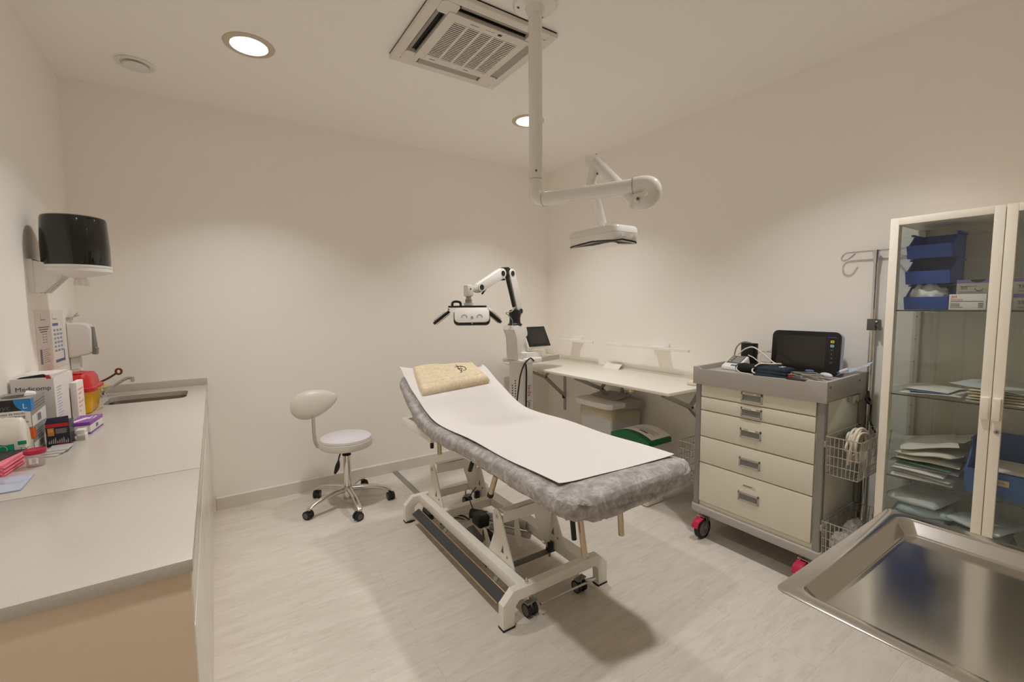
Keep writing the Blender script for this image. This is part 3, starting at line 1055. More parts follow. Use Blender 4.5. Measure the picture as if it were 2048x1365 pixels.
def build_couch():
    t = thing('treatment_couch', 'white height-adjustable treatment couch with lifting scissor base in the middle of the room', 'treatment couch', (1.294, 2.0, 0))
    W_ = WHITE_METAL
    leg = [(0.979, 0.006), (0.979, 0.116), (1.035, 0.167), (1.552, 0.167), (1.608, 0.116), (1.608, 0.006), (1.548, 0.006), (1.548, 0.095), (1.525, 0.119), (1.062, 0.119), (1.039, 0.095), (1.039, 0.006)]
    for (y0, y1) in ((1.556, 1.597), (2.745, 2.786)):
        m = MB()
        m.prism(leg, 'y', y0, y1, W_, 0.003)
        o = m.build('foot_beam', t)
        for x0 in (0.977, 1.546):
            k = MB()
            if y0 > 2:
                k.cyl((x0 + 0.032, (y0 + y1) / 2, 0.0), (x0 + 0.032, (y0 + y1) / 2, 0.012), 0.03, RUBBER, n=20)
            k.box(x0, x0 + 0.064, y0 - 0.002, y1 + 0.002, 0.0, 0.009, RUBBER, 0.002)
            k.build('rubber_foot', o)
        if y0 < 2:
            for x0 in (1.118, 1.487):
                k = MB()
                k.cyl((x0, y0 + 0.02, 0.165), (x0, y0 + 0.02, 0.176), 0.009, CHROME, n=6)
                k.cyl((x0, y0 + 0.02, 0.17), (x0, y0 + 0.02, 0.193), 0.005, CHROME, n=10)
                k.build('bolt', o)
    for nm, x0, x1 in (('side_rail', 1.078, 1.124), ('side_rail', 1.45, 1.52)):
        m = MB()
        m.box(x0, x1, 1.59, 2.75, 0.112, 0.167, W_, 0.004)
        m.build(nm, t)
    m = MB()
    m.box(1.12, 1.46, 2.44, 2.49, 0.112, 0.165, W_, 0.004)
    m.build('cross_rail', t)
    m = MB()
    m.box(1.12, 1.46, 1.78, 1.82, 0.112, 0.118, GREYDK, 0.002)  # dark strip standing in for the shade inside the base
    m.build('shade_strip', t)
    # four upright plates
    pl = [(1.69, 0.125), (1.69, 0.167), (1.80, 0.372), (1.814, 0.396), (1.836, 0.408), (1.858, 0.407), (1.876, 0.393), (1.883, 0.365), (1.868, 0.28), (1.925, 0.168), (1.925, 0.125)]
    for x in (1.126, 1.444):
        for dy in (0.0, 0.79):
            m = MB()
            m.prism([(p[0] + dy, p[1]) for p in pl], 'x', x, x + 0.007, W_, 0.0015)
            o = m.build('upright_plate', t)
            m = MB()
            m.cyl((x - 0.006, 1.843 + dy, 0.370), (x + 0.014, 1.843 + dy, 0.370), 0.011, CHROME, n=6)
            m.cyl((x - 0.009, 1.843 + dy, 0.370), (x - 0.004, 1.843 + dy, 0.370), 0.006, CHROME, n=10)
            m.cyl((x - 0.003, 1.75 + dy, 0.20), (x - 0.0005, 1.75 + dy, 0.20), 0.006, GREYMET, n=8)
            m.build('pivot_bolt', o)
            m = MB()
            m.prism([(1.782 + dy, 0.205), (1.804 + dy, 0.205), (1.787 + dy, 0.245)], 'x', x - 0.0012, x - 0.0002, GREYDK)
            m.build('cutout', o)
    # folded sheet lifting arms between the plates
    for dy, zz in ((0.0, 0.0), (0.79, 0.0)):
        m = MB()
        m.prism([(1.135, 0.355), (1.135, 0.412), (1.33, 0.418), (1.43, 0.345), (1.435, 0.29), (1.418, 0.21), (1.43, 0.142), (1.408, 0.138), (1.36, 0.23), (1.325, 0.352)], 'y', 1.79 + dy, 1.796 + dy, W_, 0.001)
        m.box(1.135, 1.325, 1.79 + dy, 1.83 + dy, 0.41, 0.415, W_, 0.001)
        m.tube(crv([(1.434, 1.80 + dy, 0.35), (1.42, 1.80 + dy, 0.28), (1.412, 1.80 + dy, 0.22), (1.42, 1.80 + dy, 0.155)], 6), 0.012, W_, 10)
        o = m.build('lifting_arm', t)
        for bx_, bz_ in ((1.425, 0.345), (1.385, 0.18)):
            m = MB()
            m.cyl((bx_, 1.782 + dy, bz_), (bx_, 1.80 + dy, bz_), 0.0095, CHROME, n=6)
            m.build('pivot_bolt', o)
        m = MB()
        m.box(1.405, 1.435, 1.775 + dy, 1.805 + dy, 0.122, 0.172, BLACK, 0.003)
        m.cyl((1.42, 1.79 + dy, 0.12), (1.42, 1.79 + dy, 0.09), 0.007, GREYMET, n=10)
        m.build('rubber_stop', o)
    # links up to the upper frame
    for dy in (0.0, 0.79):
        m = MB()
        m.beam((1.40, 1.81 + dy, 0.40), (1.40, 1.98 + dy * 0.9, 0.675), 0.012, 0.05, W_, 0.002, up=(0, 1, 0))
        m.build('lift_link', t)
    # drive: motor, tube and control box
    m = MB()
    m.box(1.225, 1.30, 2.20, 2.30, 0.115, 0.19, BLACK, 0.018, 3)
    m.box(1.235, 1.275, 2.12, 2.19, 0.07, 0.12, BLACK, 0.01)
    m.cyl((1.3, 2.25, 0.16), (1.44, 2.03, 0.15), 0.024, GREYPL, n=24)
    m.cyl((1.3, 2.25, 0.16), (1.24, 2.33, 0.162), 0.03, BLACK, n=20)
    m.cyl((1.30, 2.20, 0.115), (1.44, 1.99, 0.11), 0.018, GREYPL, n=20)
    m.prism([(2.02, 0.05), (1.99, 0.06), (2.0, 0.13), (2.03, 0.21), (2.06, 0.2), (2.055, 0.1)], 'x', 1.375, 1.383, W_, 0.001)
    m.build('lifting_motor', t)
    m = MB()
    m.obox((1.175, 2.16, 0.12), (0.05, 0.11, 0.028), GREYDK, rotz(0.25) @ Matrix.Rotation(0.5, 3, 'X'), 0.005)
    m.build('control_box', t)
    m = MB()
    m.prism([(2.05, 0.03), (2.02, 0.05), (2.07, 0.12), (2.10, 0.165), (2.13, 0.165), (2.1, 0.08), (2.1, 0.03)], 'x', 1.21, 1.217, W_, 0.001)
    m.build('motor_bracket', t)
    m = MB()
    m.tube(crv([(1.14, 2.55, 0.03), (1.2, 2.62, 0.006), (1.27, 2.66, 0.006), (1.33, 2.62, 0.006), (1.34, 2.54, 0.01)], 8), 0.005, BLACK, 8)
    m.tube(crv([(1.15, 2.54, 0.03), (1.21, 2.6, 0.006), (1.28, 2.62, 0.006), (1.31, 2.56, 0.01)], 8), 0.004, BLACK, 8)
    m.tube(crv([(1.26, 2.3, 0.15), (1.24, 2.34, 0.25), (1.26, 2.3, 0.33)], 6), 0.003, BLACK, 6)
    m.tube(crv([(1.17, 2.1, 0.12), (1.14, 2.05, 0.06), (1.15, 1.99, 0.02)], 6), 0.003, BLACK, 6)
    m.build('mains_cable', t)
    # kick bar along the left side
    m = MB()
    kr = Matrix.Rotation(math.radians(-28), 3, 'Y')
    m.obox((1.034, 2.178, 0.078), (0.062, 1.045, 0.010), BRASS, kr, 0.002)
    m.obox(Vector((1.034, 2.178, 0.078)) + kr @ Vector((0, 0, 0.0065)), (0.052, 1.05, 0.003), RUBBERGREY, kr)
    m.build('kick_bar', t)
    for y in (1.78, 2.35):
        m = MB()
        m.beam((1.05, y, 0.066), (1.1, y, 0.115), 0.03, 0.006, GREYMET)
        m.build('bar_hinge', t)
    m = MB()
    m.box(1.063, 1.10, 2.56, 2.66, 0.07, 0.111, BLACK, 0.008)
    m.build('pedal_block', t)
    # castor linkage and castors under the beams
    for y0 in (1.585, 2.765):
        for sx, x0 in ((-1, 1.142), (1, 1.445)):
            m = MB()
            for dx in (-0.017, 0.017):
                m.cyl((x0 + dx - 0.009, y0, 0.0305), (x0 + dx + 0.009, y0, 0.0305), 0.0305, RUBBER, n=28)
                m.cyl((x0 + dx - 0.0098, y0, 0.0305), (x0 + dx + 0.0098, y0, 0.0305), 0.023, GREYDK, n=28)
            m.cyl((x0 - 0.022, y0, 0.0305), (x0 + 0.022, y0, 0.0305), 0.006, GREYMET, n=12)
            o = m.build('castor', t)
            m = MB()
            m.box(x0 - 0.007, x0 + 0.007, y0 - 0.012, y0 + 0.012, 0.03, 0.075, GREYMET, 0.002)
            m.beam((x0 - 0.03, y0 - 0.01, 0.07), (x0 + 0.03, y0 + 0.0, 0.07), 0.03, 0.006, GREYMET)
            m.cyl((x0 - 0.012, y0, 0.07), (x0 - 0.012, y0, 0.119), 0.008, CHROME, n=12)
            m.build('castor_fork', o)
    m = MB()
    m.cyl((1.165, 1.535, 0.072), (1.5, 1.53, 0.072), 0.0055, STEEL, n=12)
    m.beam((1.44, 1.53, 0.085), (1.5, 1.532, 0.075), 0.012, 0.012, STEEL, 0.002)
    m.build('brake_bar', t)
    # upper frame carrying the padded top
    m = MB()
    for x0 in (1.075, 1.50):
        m.box(x0, x0 + 0.035, 1.26, 2.40, 0.655, 0.695, W_, 0.003)
    for x0 in (0.978, 1.575):
        m.box(x0, x0 + 0.035, 2.335, 2.775, 0.655, 0.70, W_, 0.003)
    m.box(1.075, 1.535, 1.25, 1.285, 0.655, 0.695, W_)
    m.box(0.978, 1.61, 2.30, 2.335, 0.655, 0.695, W_)
    m.box(1.01, 1.58, 2.74, 2.775, 0.655, 0.70, W_)
    m.build('upper_frame', t)
    for x0 in (0.99, 1.58):
        m = MB()
        m.beam((x0 + 0.012, 2.34, 0.692), (x0 + 0.012, 2.80, 0.905), 0.025, 0.025, BLACK, 0.002)
        m.cyl((x0 + 0.0, 2.40, 0.672), (x0 + 0.032, 2.40, 0.672), 0.01, CHROME, n=6)
        m.build('backrest_bar', t)
    # accessory sockets: tubes with knobs hanging from the frame
    tubes = [((0.993, 2.22, 0.672), (0.995, 2.222, 0.61), 0.012), ((1.0, 1.638, 0.675), (1.0, 1.69, 0.565), 0.0125), ((1.172, 1.3, 0.66), (1.216, 1.3, 0.392), 0.0125), ((1.408, 1.3, 0.66), (1.43, 1.3, 0.42), 0.0125)]
    for i, (p, q, r) in enumerate(tubes):
        m = MB()
        m.cyl(p, q, r, M('satin_tube', (190, 174, 146), 0.25, 0.9) if i == 0 else bpy.data.materials['satin_tube'], n=20)
        o = m.build('accessory_tube', t)
        if i == 1:
            k = MB()
            d = (Vector(q) - Vector(p)).normalized()
            k.cyl(Vector(q) - d * 0.015, Vector(q) + d * 0.004, 0.0145, RUBBER, n=20)
            k.build('end_cap', o)
    for p, q, cap in (((1.0, 2.337, 0.672), (1.0, 2.336, 0.612), 0.5), ((1.0, 1.852, 0.675), (1.0, 1.882, 0.622), 0.9), ((1.138, 1.3, 0.65), (1.157, 1.3, 0.485), 0.52), ((1.566, 1.2, 0.665), (1.572, 1.2, 0.61), 0.9)):
        p, q = Vector(p), Vector(q)
        m = MB()
        m.cyl(p, q, 0.006, bpy.data.materials['satin_tube'], n=14)
        o = m.build('clamp_lever', t)
        k = MB()
        k.cyl(q + (p - q) * cap, q, 0.0105, RUBBER, n=18)
        k.build('lever_grip', o)

def build_cover():
    m = MB()
    nu, nv = 300, 120
    y0, y1 = 1.085, 2.835
    ymid, yl = (y0 + y1) / 2, (y1 - y0) / 2
    hw, ht = 0.352, 0.041

    def P(i, j):
        u = i / nu * 2 - 1
        su = math.copysign(1 - (1 - abs(u)) ** 1.6, u)          # denser rings at the two ends
        y = ymid + su * yl
        q = max(0.0, (abs(su) - 0.93) / 0.07)
        fz = math.sqrt(max(0.0, 1 - q ** 2.2))
        q2 = max(0.0, (abs(su) - 0.88) / 0.12)
        fx = 1 - 0.30 * (1 - math.sqrt(max(0.0, 1 - q2 ** 2.2)))
        a = 2 * PI * j / nv
        ca, sa = math.cos(a), math.sin(a)
        e = 0.28
        x = math.copysign(abs(ca) ** e, ca) * hw * fx
        h = math.copysign(abs(sa) ** 0.55, sa) * ht * fz
        d = 0.01
        sl = (zc(y + d) - zc(y - d)) / (2 * d)
        nrm = Vector((0, -sl, 1)).normalized()
        if y > 2.6:
            x *= 1 - 0.06 * min(1, (y - 2.6) / 0.2)
        c = Vector((1.304, y, zc(y) - ht * 1.0))
        p = c + Vector((x, 0, 0)) + nrm * h
        # creases and slack
        side = max(0.0, (abs(x) / hw - 0.80) / 0.2)
        foot = max(0.0, 1 - (y - y0) / 0.20)
        amp = 0.0015 + 0.006 * side + 0.009 * foot + (0.005 if sa < -0.2 else 0)
        v = Vector((p.x * 7, p.y * 4, p.z * 12))
        w = noise.noise(v * 1.0) + 0.5 * noise.noise(v * 2.3)
        ridge = 1 - abs(noise.noise(Vector((p.x * 13 + p.y * 4, p.y * 5 - p.x * 6, p.z * 5 + 9))) * 2)
        out = (Vector((ca, 0, 0)) * 0.7 + nrm * sa).normalized()
        p += out * amp * (w * 0.8 + 0.9 * max(0, ridge - 0.55))
        # sharp creases fanning out over the foot end
        fan = max(0.0, 1 - (y - y0) / 0.30)
        if fan > 0:
            q1 = noise.noise(Vector((x * 20 + 2.5 * noise.noise(Vector((y * 7, p.z * 8, 1))), y * 5 + p.z * 10, 3)))
            q2 = noise.noise(Vector((x * 12 - y * 12, y * 6 + x * 7, 7 + p.z * 14)))
            cr = max(0, 1 - abs(q1) * 7) ** 2 + 0.8 * max(0, 1 - abs(q2) * 8) ** 2
            p += out * 0.006 * fan * cr * (1.0 if sa < 0.75 else 0.45)
        # elastic gathers at the foot end, sagging skirt below
        if sa < 0.3 and y < 1.4:
            p.z -= (1.4 - y) * 0.10 * (0.3 - sa) * (1 - 0.25 * abs(x) / hw)
            p.y += 0.010 * foot * math.sin(x * 46 + 2.0 * math.sin(x * 17))
        if sa < 0 and abs(x) > hw * 0.8:
            p.z -= 0.006 * (1 + math.sin(p.y * 9.0) * 0.7)
        return p
    rings = [[m.bm.verts.new(P(i, j)) for j in range(nv)] for i in range(nu + 1)]
    fs = []
    for i in range(nu):
        for j in range(nv):
            fs.append(m.bm.faces.new((rings[i][j], rings[i][(j + 1) % nv], rings[i + 1][(j + 1) % nv], rings[i + 1][j])))
    fs.append(m.bm.faces.new(rings[0][::-1]))
    fs.append(m.bm.faces.new(rings[-1]))
    m._fin(fs, COVER)
    o = m.build('couch_cover', smooth=70)
    tag(o, 'crinkled grey non-woven fitted cover stretched over the couch pad', 'cover')

def build_paper():
    m = MB()
    ya, yb = 1.193, 2.83

    def f(u, v):
        y = ya + (yb - ya) * v
        xl = 1.004 - 0.012 * v
        xr = 1.612 + 0.0 * v
        x = xl + (xr - xl) * u
        y += 0.018 * (1 - v) ** 6 * (1 - u) - 0.02 * (1 - v) ** 8 * u
        z = zc(y) + 0.0042 + 0.009 * min(1, max(0, (y - 2.22) / 0.16)) + 0.0012 * noise.noise(Vector((x * 6, y * 3, 2)))
        e = abs(u - 0.5) * 2
        z += 0.006 * e ** 8 * (0.6 + 0.6 * math.sin(y * 11))
        z += 0.003 * max(0, 1 - v * 12) ** 2 * (0.4 + 0.6 * e)
        if v > 0.86:
            w = (v - 0.86) / 0.14
            z += 0.040 * w * w * (1 - u) ** 3 + 0.012 * w * abs(math.sin(v * 40)) * (1 - u) ** 2
            z -= 0.03 * w ** 6
            z += 0.012 * w * u ** 4
        return Vector((x, y, z))
    m.grid(f, 30, 90, COUCHPAPER, 0.0012)
    o = m.build('paper_sheet', smooth=60)
    tag(o, 'long white sheet of couch roll paper laid over the grey couch cover', 'paper sheet')

def build_towel():
    t = thing('towel', 'folded beige terry towel with a black embroidered emblem at the head of the couch', 'towel', (1.3, 2.68, 0.93))
    c = [Vector((1.036, 2.545)), Vector((1.538, 2.59)), Vector((1.53, 2.815)), Vector((1.075, 2.795))]

    def base(u, v):
        return c[0] * (1 - u) * (1 - v) + c[1] * u * (1 - v) + c[2] * u * v + c[3] * (1 - u) * v

    def top(u, v, lift=0.034):
        p = base(u, v)
        e = min(u, 1 - u, v * 0.45, (1 - v) * 0.45)
        rnd = math.sqrt(min(1.0, e / 0.035)) if e < 0.035 else 1.0
        z = zc(p.y) + 0.018 + lift * (0.38 + 0.62 * rnd)
        z += 0.007 * noise.noise(Vector((p.x * 9, p.y * 9, 1))) + 0.0022 * noise.noise(Vector((p.x * 45, p.y * 45, 4))) + 0.010 * math.sin(u * 5.2 + 0.4) * v
        z += 0.008 * u * (1 - v)
        for g in (0.10, 0.135, 0.19, 0.225):
            z -= 0.0042 * math.exp(-((v - g) / 0.013) ** 2)
        return Vector((p.x, p.y, z))
    m = MB()
    m.grid(top, 70, 50, TOWEL, lambda u, v: Vector((0, 0, -0.013 - 0.004 * u)))
    m.build('upper_fold', t, smooth=60)
    m = MB()

    def top2(u, v):
        p = base(0.005 + u * 0.985, 0.012 + v * 0.98)
        e = min(u, 1 - u, v * 0.45, (1 - v) * 0.45)
        rnd = math.sqrt(min(1.0, e / 0.03)) if e < 0.03 else 1.0
        return Vector((p.x, p.y, zc(p.y) + 0.0195 + 0.014 * (0.35 + 0.65 * rnd) + 0.006 * u))
    m.grid(top2, 40, 30, TOWELEDGE, lambda u, v: Vector((0, 0, -0.0145 - 0.003 * u)))
    m.build('lower_fold', t, smooth=60)
    m = MB()
    strokes = [[(0.615, 0.72), (0.66, 0.715), (0.72, 0.735), (0.765, 0.69), (0.775, 0.60), (0.755, 0.52), (0.70, 0.50)],
               [(0.655, 0.82), (0.665, 0.72), (0.655, 0.60), (0.675, 0.46)],
               [(0.64, 0.63), (0.665, 0.62), (0.70, 0.60)],
               [(0.635, 0.42), (0.665, 0.44), (0.69, 0.56), (0.72, 0.61)],
               [(0.70, 0.68), (0.71, 0.66), (0.705, 0.65)]]
    for s in strokes:
        pts = [top(u, v) + Vector((0, 0, 0.0012)) for u, v in [tuple(q)[:2] for q in crv([(a, b, 0) for a, b in s], 5)]]
        m.tube(pts, [0.0014 + 0.0014 * math.sin(PI * k / max(1, len(pts) - 1)) for k in range(len(pts))], THREAD, 6)
    m.build('embroidery', t)

# ------------------------------------------------------------------ stool
def build_stool():
    cx, cy = 0.742, 3.265
    dz = -0.045
    t = thing('swivel_stool', 'white round swivel stool with egg-shaped backrest and five-star chrome base', 'stool', (cx, cy, 0))
    m = MB()
    m.lathe([(0.0, 0.47), (0.165, 0.472), (0.178, 0.48), (0.181, 0.50), (0.178, 0.522), (0.172, 0.527), (0.175, 0.531), (0.172, 0.543), (0.155, 0.551), (0.0, 0.555)], (cx, cy, dz), LEATHER, 56, mats=[LEATHER] * 6 + [LILAC] * 3)
    m.tube([(cx + 0.174 * math.cos(2 * PI * k / 48), cy + 0.174 * math.sin(2 * PI * k / 48), 0.529 + dz) for k in range(48)], 0.0025, M('seat_piping', (206, 200, 192), 0.5), 6, closed=True)
    m.build('seat', t)
    m = MB()
    m.lathe([(0.0, 0.468), (0.06, 0.468), (0.06, 0.46), (0.035, 0.452), (0.022, 0.45), (0.022, 0.405), (0.0, 0.405)], (cx, cy, dz), RUBBER, 24)
    m.build('seat_plate', t)
    m = MB()
    m.cyl((cx, cy, 0.12), (cx, cy, 0.365), 0.0265, CHROME, n=28)
    m.cyl((cx, cy, 0.363), (cx, cy, 0.372), 0.03, RUBBER, n=28)
    m.cyl((cx, cy, 0.36), (cx, cy, 0.42), 0.014, CHROME, n=20)
    m.build('gas_lift', t)
    m = MB()
    m.tube(crv([(cx - 0.03, cy - 0.03, 0.415), (cx - 0.06, cy - 0.06, 0.39), (cx - 0.075, cy - 0.075, 0.35)], 6), 0.005, BLACK, 8)
    m.tube(crv([(cx - 0.072, cy - 0.073, 0.355), (cx - 0.085, cy - 0.085, 0.315), (cx - 0.105, cy - 0.095, 0.275)], 6), [0.007 + 0.009 * math.sin(PI * k / 12) for k in range(13)], BLACK, 10)
    m.build('height_lever', t)
    m = MB()
    m.lathe([(0.0, 0.135), (0.034, 0.135), (0.04, 0.12), (0.044, 0.09), (0.036, 0.06), (0.03, 0.045), (0.0, 0.045)], (cx, cy, 0), ALU, 32)
    m.build('hub', t)
    a0 = math.atan2(3.17 - cy, 0.459 - cx)
    for k in range(5):
        a = a0 + 2 * PI * k / 5
        d = Vector((math.cos(a), math.sin(a), 0))
        s = Vector((-d.y, d.x, 0))
        c = Vector((cx, cy, 0))
        m = MB()
        prof = [(0.03, 0.118, 0.021, 0.020), (0.10, 0.116, 0.019, 0.018), (0.18, 0.108, 0.018, 0.015), (0.245, 0.093, 0.018, 0.012), (0.285, 0.076, 0.02, 0.011), (0.302, 0.066, 0.016, 0.010)]
        rings = []
        for (r, z, w, h) in prof:
            ring = []
            for j in range(12):
                b = 2 * PI * j / 12
                ring.append(m.bm.verts.new(c + d * r + s * (w * math.copysign(abs(math.cos(b)) ** 0.7, math.cos(b))) + Vector((0, 0, z + h * math.sin(b)))))
            rings.append(ring)
        fs = []
        for i in range(len(rings) - 1):
            for j in range(12):
                fs.append(m.bm.faces.new((rings[i][j], rings[i][(j + 1) % 12], rings[i + 1][(j + 1) % 12], rings[i + 1][j])))
        fs += [m.bm.faces.new(rings[0]), m.bm.faces.new(rings[-1])]
        m._fin(fs, ALU)
        m.build('base_arm', t)
        m = MB()
        p = c + d * 0.29
        w = rotz(k * 1.3 + 0.6)
        ax = w @ Vector((1, 0, 0))
        off = w @ Vector((0, 0.012, 0))
        for sgn in (-1, 1):
            q = p + off + ax * 0.014 * sgn + Vector((0, 0, 0.0285))
            m.cyl(q - ax * 0.009, q + ax * 0.009, 0.0285, RUBBER, n=24)
            m.cyl(q - ax * 0.0098, q + ax * 0.0098, 0.019, GREYDK, n=24)
        m.obox(p + Vector((0, 0, 0.045)), (0.016, 0.03, 0.035), BLACK, w, 0.004)
        m.cyl(p + Vector((0, 0, 0.05)), p + Vector((0, 0, 0.07)), 0.007, CHROME, n=12)
        m.build('castor', t)
    # backrest on a flat bent bar
    bd = Vector((-0.84, 0.54, 0)).normalized()
    sd = Vector((-bd.y, bd.x, 0))
    m = MB()
    c = Vector((cx, cy, 0))
    pts = crv([c + bd * 0.04 + Vector((0, 0, 0.42)), c + bd * 0.17 + Vector((0, 0, 0.421)), c + bd * 0.21 + Vector((0, 0, 0.44)), c + bd * 0.225 + Vector((0, 0, 0.52)), c + bd * 0.225 + Vector((0, 0, 0.70))], 8)
    for i in range(len(pts) - 1):
        pass
    prev = None
    fs = []
    for i, p in enumerate(pts):
        tdir = (pts[min(i + 1, len(pts) - 1)] - pts[max(i - 1, 0)]).normalized()
        nrm = sd.cross(tdir).normalized()
        ring = [m.bm.verts.new(p + sd * a * 0.021 + nrm * b * 0.004) for a, b in ((-1, -1), (1, -1), (1, 1), (-1, 1))]
        if prev:
            for j in range(4):
                fs.append(m.bm.faces.new((prev[j], prev[(j + 1) % 4], ring[(j + 1) % 4], ring[j])))
        else:
            fs.append(m.bm.faces.new(ring))
        prev = ring
    fs.append(m.bm.faces.new(prev))
    m._fin(fs, STEEL)
    m.build('back_bar', t)
    m = MB()
    R_ = Matrix((Vector((0.985, -0.17, 0)), Vector((0.17, 0.985, 0)), Vector((0, 0, 1)))).transposed()
    R_ = R_ @ Matrix.Rotation(math.radians(-14), 3, 'Y') @ Matrix.Rotation(math.radians(-14), 3, 'X')

    def egg(p):
        f = 1.0 - 0.26 * p.x
        if p.z < 0:
            f *= 0.98
        return Vector((p.x, p.y * (0.9 - 0.2 * p.x), p.z * f))
    m.ell(c + bd * 0.225 + Vector((0.012, 0.02, 0.735)), (0.158, 0.042, 0.098), LEATHER, R_, 40, 24, egg)
    m.build('backrest', t)

# ------------------------------------------------------------------ left side: worktop, cabinets, sink
CXR, CFY = -0.0635, 1.122

def build_counter():
    zt, zb = 0.90, 0.873
    sx0, sx1, sy0, sy1 = -0.53, -0.158, 3.215, 3.50
    t = thing('worktop', 'pale speckled stone worktop with an upstand along the left wall', 'worktop', (-0.37, 2.4, zb))
    m = MB()
    m.box(XL, CXR, CFY, 1.7635, zb, zt, WORKTOP, 0.0015)
    m.build('front_slab', t)
    # rear slab with a rounded sink cut-out
    m = MB()
    out = [(XL, 1.7665), (CXR, 1.7665), (CXR, YB - 0.001), (XL, YB - 0.001)]
    hole = rrect(sx0, sx1, sy0, sy1, 0.05, 6)
    bm = m.bm
    for z, nm in ((zt, 1), (zb, 0)):
        vo = [bm.verts.new((p[0], p[1], z)) for p in out]
        vh = [bm.verts.new((p[0], p[1], z)) for p in hole]
        eo = [bm.edges.new((vo[k], vo[(k + 1) % 4])) for k in range(4)]
        eh = [bm.edges.new((vh[k], vh[(k + 1) % len(vh)])) for k in range(len(vh))]
        bmesh.ops.triangle_fill(bm, use_beauty=True, edges=eo + eh)
        if nm:
            to, th = vo, vh
        else:
            bo, bh = vo, vh
    for A, B in ((to, bo), (th, bh)):
        n = len(A)
        for k in range(n):
            bm.faces.new((A[k], A[(k + 1) % n], B[(k + 1) % n], B[k]))
    m._fin(list(bm.faces), WORKTOP)
    m.build('rear_slab', t)
    m = MB()
    m.box(XL + 0.013, CXR + 0.004, YB - 0.014, YB - 0.001, zt, 0.946, WORKTOP, 0.0015)
    m.build('back_upstand', t)
    # sink bowl
    m = MB()
    rings = []
    for (z, ins, r) in ((zb + 0.003, -0.004, 0.054), (zb - 0.02, 0.0, 0.05), (0.74, 0.012, 0.05), (0.725, 0.03, 0.05), (0.722, 0.09, 0.04)):
        rings.append([m.bm.verts.new((p[0], p[1], z)) for p in rrect(sx0 + ins, sx1 - ins, sy0 + ins, sy1 - ins, r, 6)])
    fs = []
    for i in range(len(rings) - 1):
        n = len(rings[i])
        for k in range(n):
            fs.append(m.bm.faces.new((rings[i][k], rings[i][(k + 1) % n], rings[i + 1][(k + 1) % n], rings[i + 1][k])))
    fs.append(m.bm.faces.new(rings[-1]))
    m._fin(fs, M('sink_steel', (150, 144, 134), 0.32, 1.0))
    m.cyl((-0.34, 3.36, 0.7225), (-0.34, 3.36, 0.726), 0.03, CHROME, n=24)
    o = m.build('sink', smooth=50)
    tag(o, 'undermounted steel sink bowl in the worktop near the far wall', 'sink')
    # tap
    tx, ty = -0.578, 3.54
    t = thing('sink_tap', 'chrome swan-neck tap with a long lever beside the sink', 'tap', (tx, ty, zt))
    m = MB()
    m.lathe([(0.0, 0.0), (0.027, 0.0), (0.027, 0.006), (0.021, 0.012), (0.021, 0.07), (0.019, 0.085), (0.0, 0.09)], (tx, ty, zt), CHROME, 28)
    m.build('body', t)
    m = MB()
    sp = crv([(tx + 0.005, ty, zt + 0.02), (tx + 0.05, ty - 0.01, zt + 0.052), (tx + 0.10, ty - 0.02, zt + 0.09), (tx + 0.13, ty - 0.03, zt + 0.105), (tx + 0.148, ty - 0.034, zt + 0.103)], 6)
    m.tube(sp, 0.0095, CHROME, 14)
    m.cyl((tx + 0.149, ty - 0.034, zt + 0.112), (tx + 0.152, ty - 0.034, zt + 0.082), 0.012, CHROME, n=18)
    m.build('spout', t)
    m = MB()
    lv = crv([(tx + 0.0, ty, zt + 0.09), (tx + 0.04, ty - 0.01, zt + 0.112), (tx + 0.075, ty - 0.02, zt + 0.137)], 6)
    m.tube(lv, 0.006, BROWN_REFLECTION, 10)
    rc = Vector((tx + 0.088, ty - 0.024, zt + 0.148))
    m.tube([rc + Vector((0.013 * math.cos(2 * PI * k / 20), 0, 0.016 * math.sin(2 * PI * k / 20))) for k in range(20)], 0.006, BROWN_REFLECTION, 10, closed=True)
    m.build('elbow_lever', t)
    # base cabinets under the worktop
    ys = [(1.128, 1.765), (1.767, 2.40), (2.402, 3.04), (3.042, 3.68)]
    for i, (y0, y1) in enumerate(ys):
        lab = ['cream base cabinet under the near end of the worktop', 'cream base cabinet second from the near worktop end', 'cream base cabinet third from the near worktop end', 'cream base cabinet under the sink against the far wall'][i]
        t = thing('base_cabinet', lab, 'cabinet', (-0.37, (y0 + y1) / 2, 0), 0, 'base cabinets under the worktop')
        m = MB()
        zz = zb - 0.0005 if i < 3 else 0.71
        m.box(XL + 0.002, -0.085, y0, y1, 0.08, zz, CABEND, 0.001)
        if i == 0:
            m.box(XL + 0.002, -0.068, y0 - 0.001, y0 + 0.01, 0.0, zz, CABEND, 0.001)
        m.box(XL + 0.002, -0.12, y0, y1, 0.0, 0.08, CABEND)
        m.build('carcass', t)
        m = MB()
        m.box(-0.0845, -0.067, y0 + (0.0115 if i == 0 else 0.002), y1 - 0.002, 0.752, 0.852, CABFRONT, 0.0015)
        m.build('drawer', t)
        m = MB()
        m.box(-0.0845, -0.067, y0 + (0.0115 if i == 0 else 0.002), y1 - 0.002, 0.085, 0.742, CABFRONT, 0.0015)
        m.build('door', t)

def label_face(m, x0, x1, z0, z1, y, mat):
    m.quad([(x0, y, z0), (x1, y, z0), (x1, y, z1), (x0, y, z1)], mat)

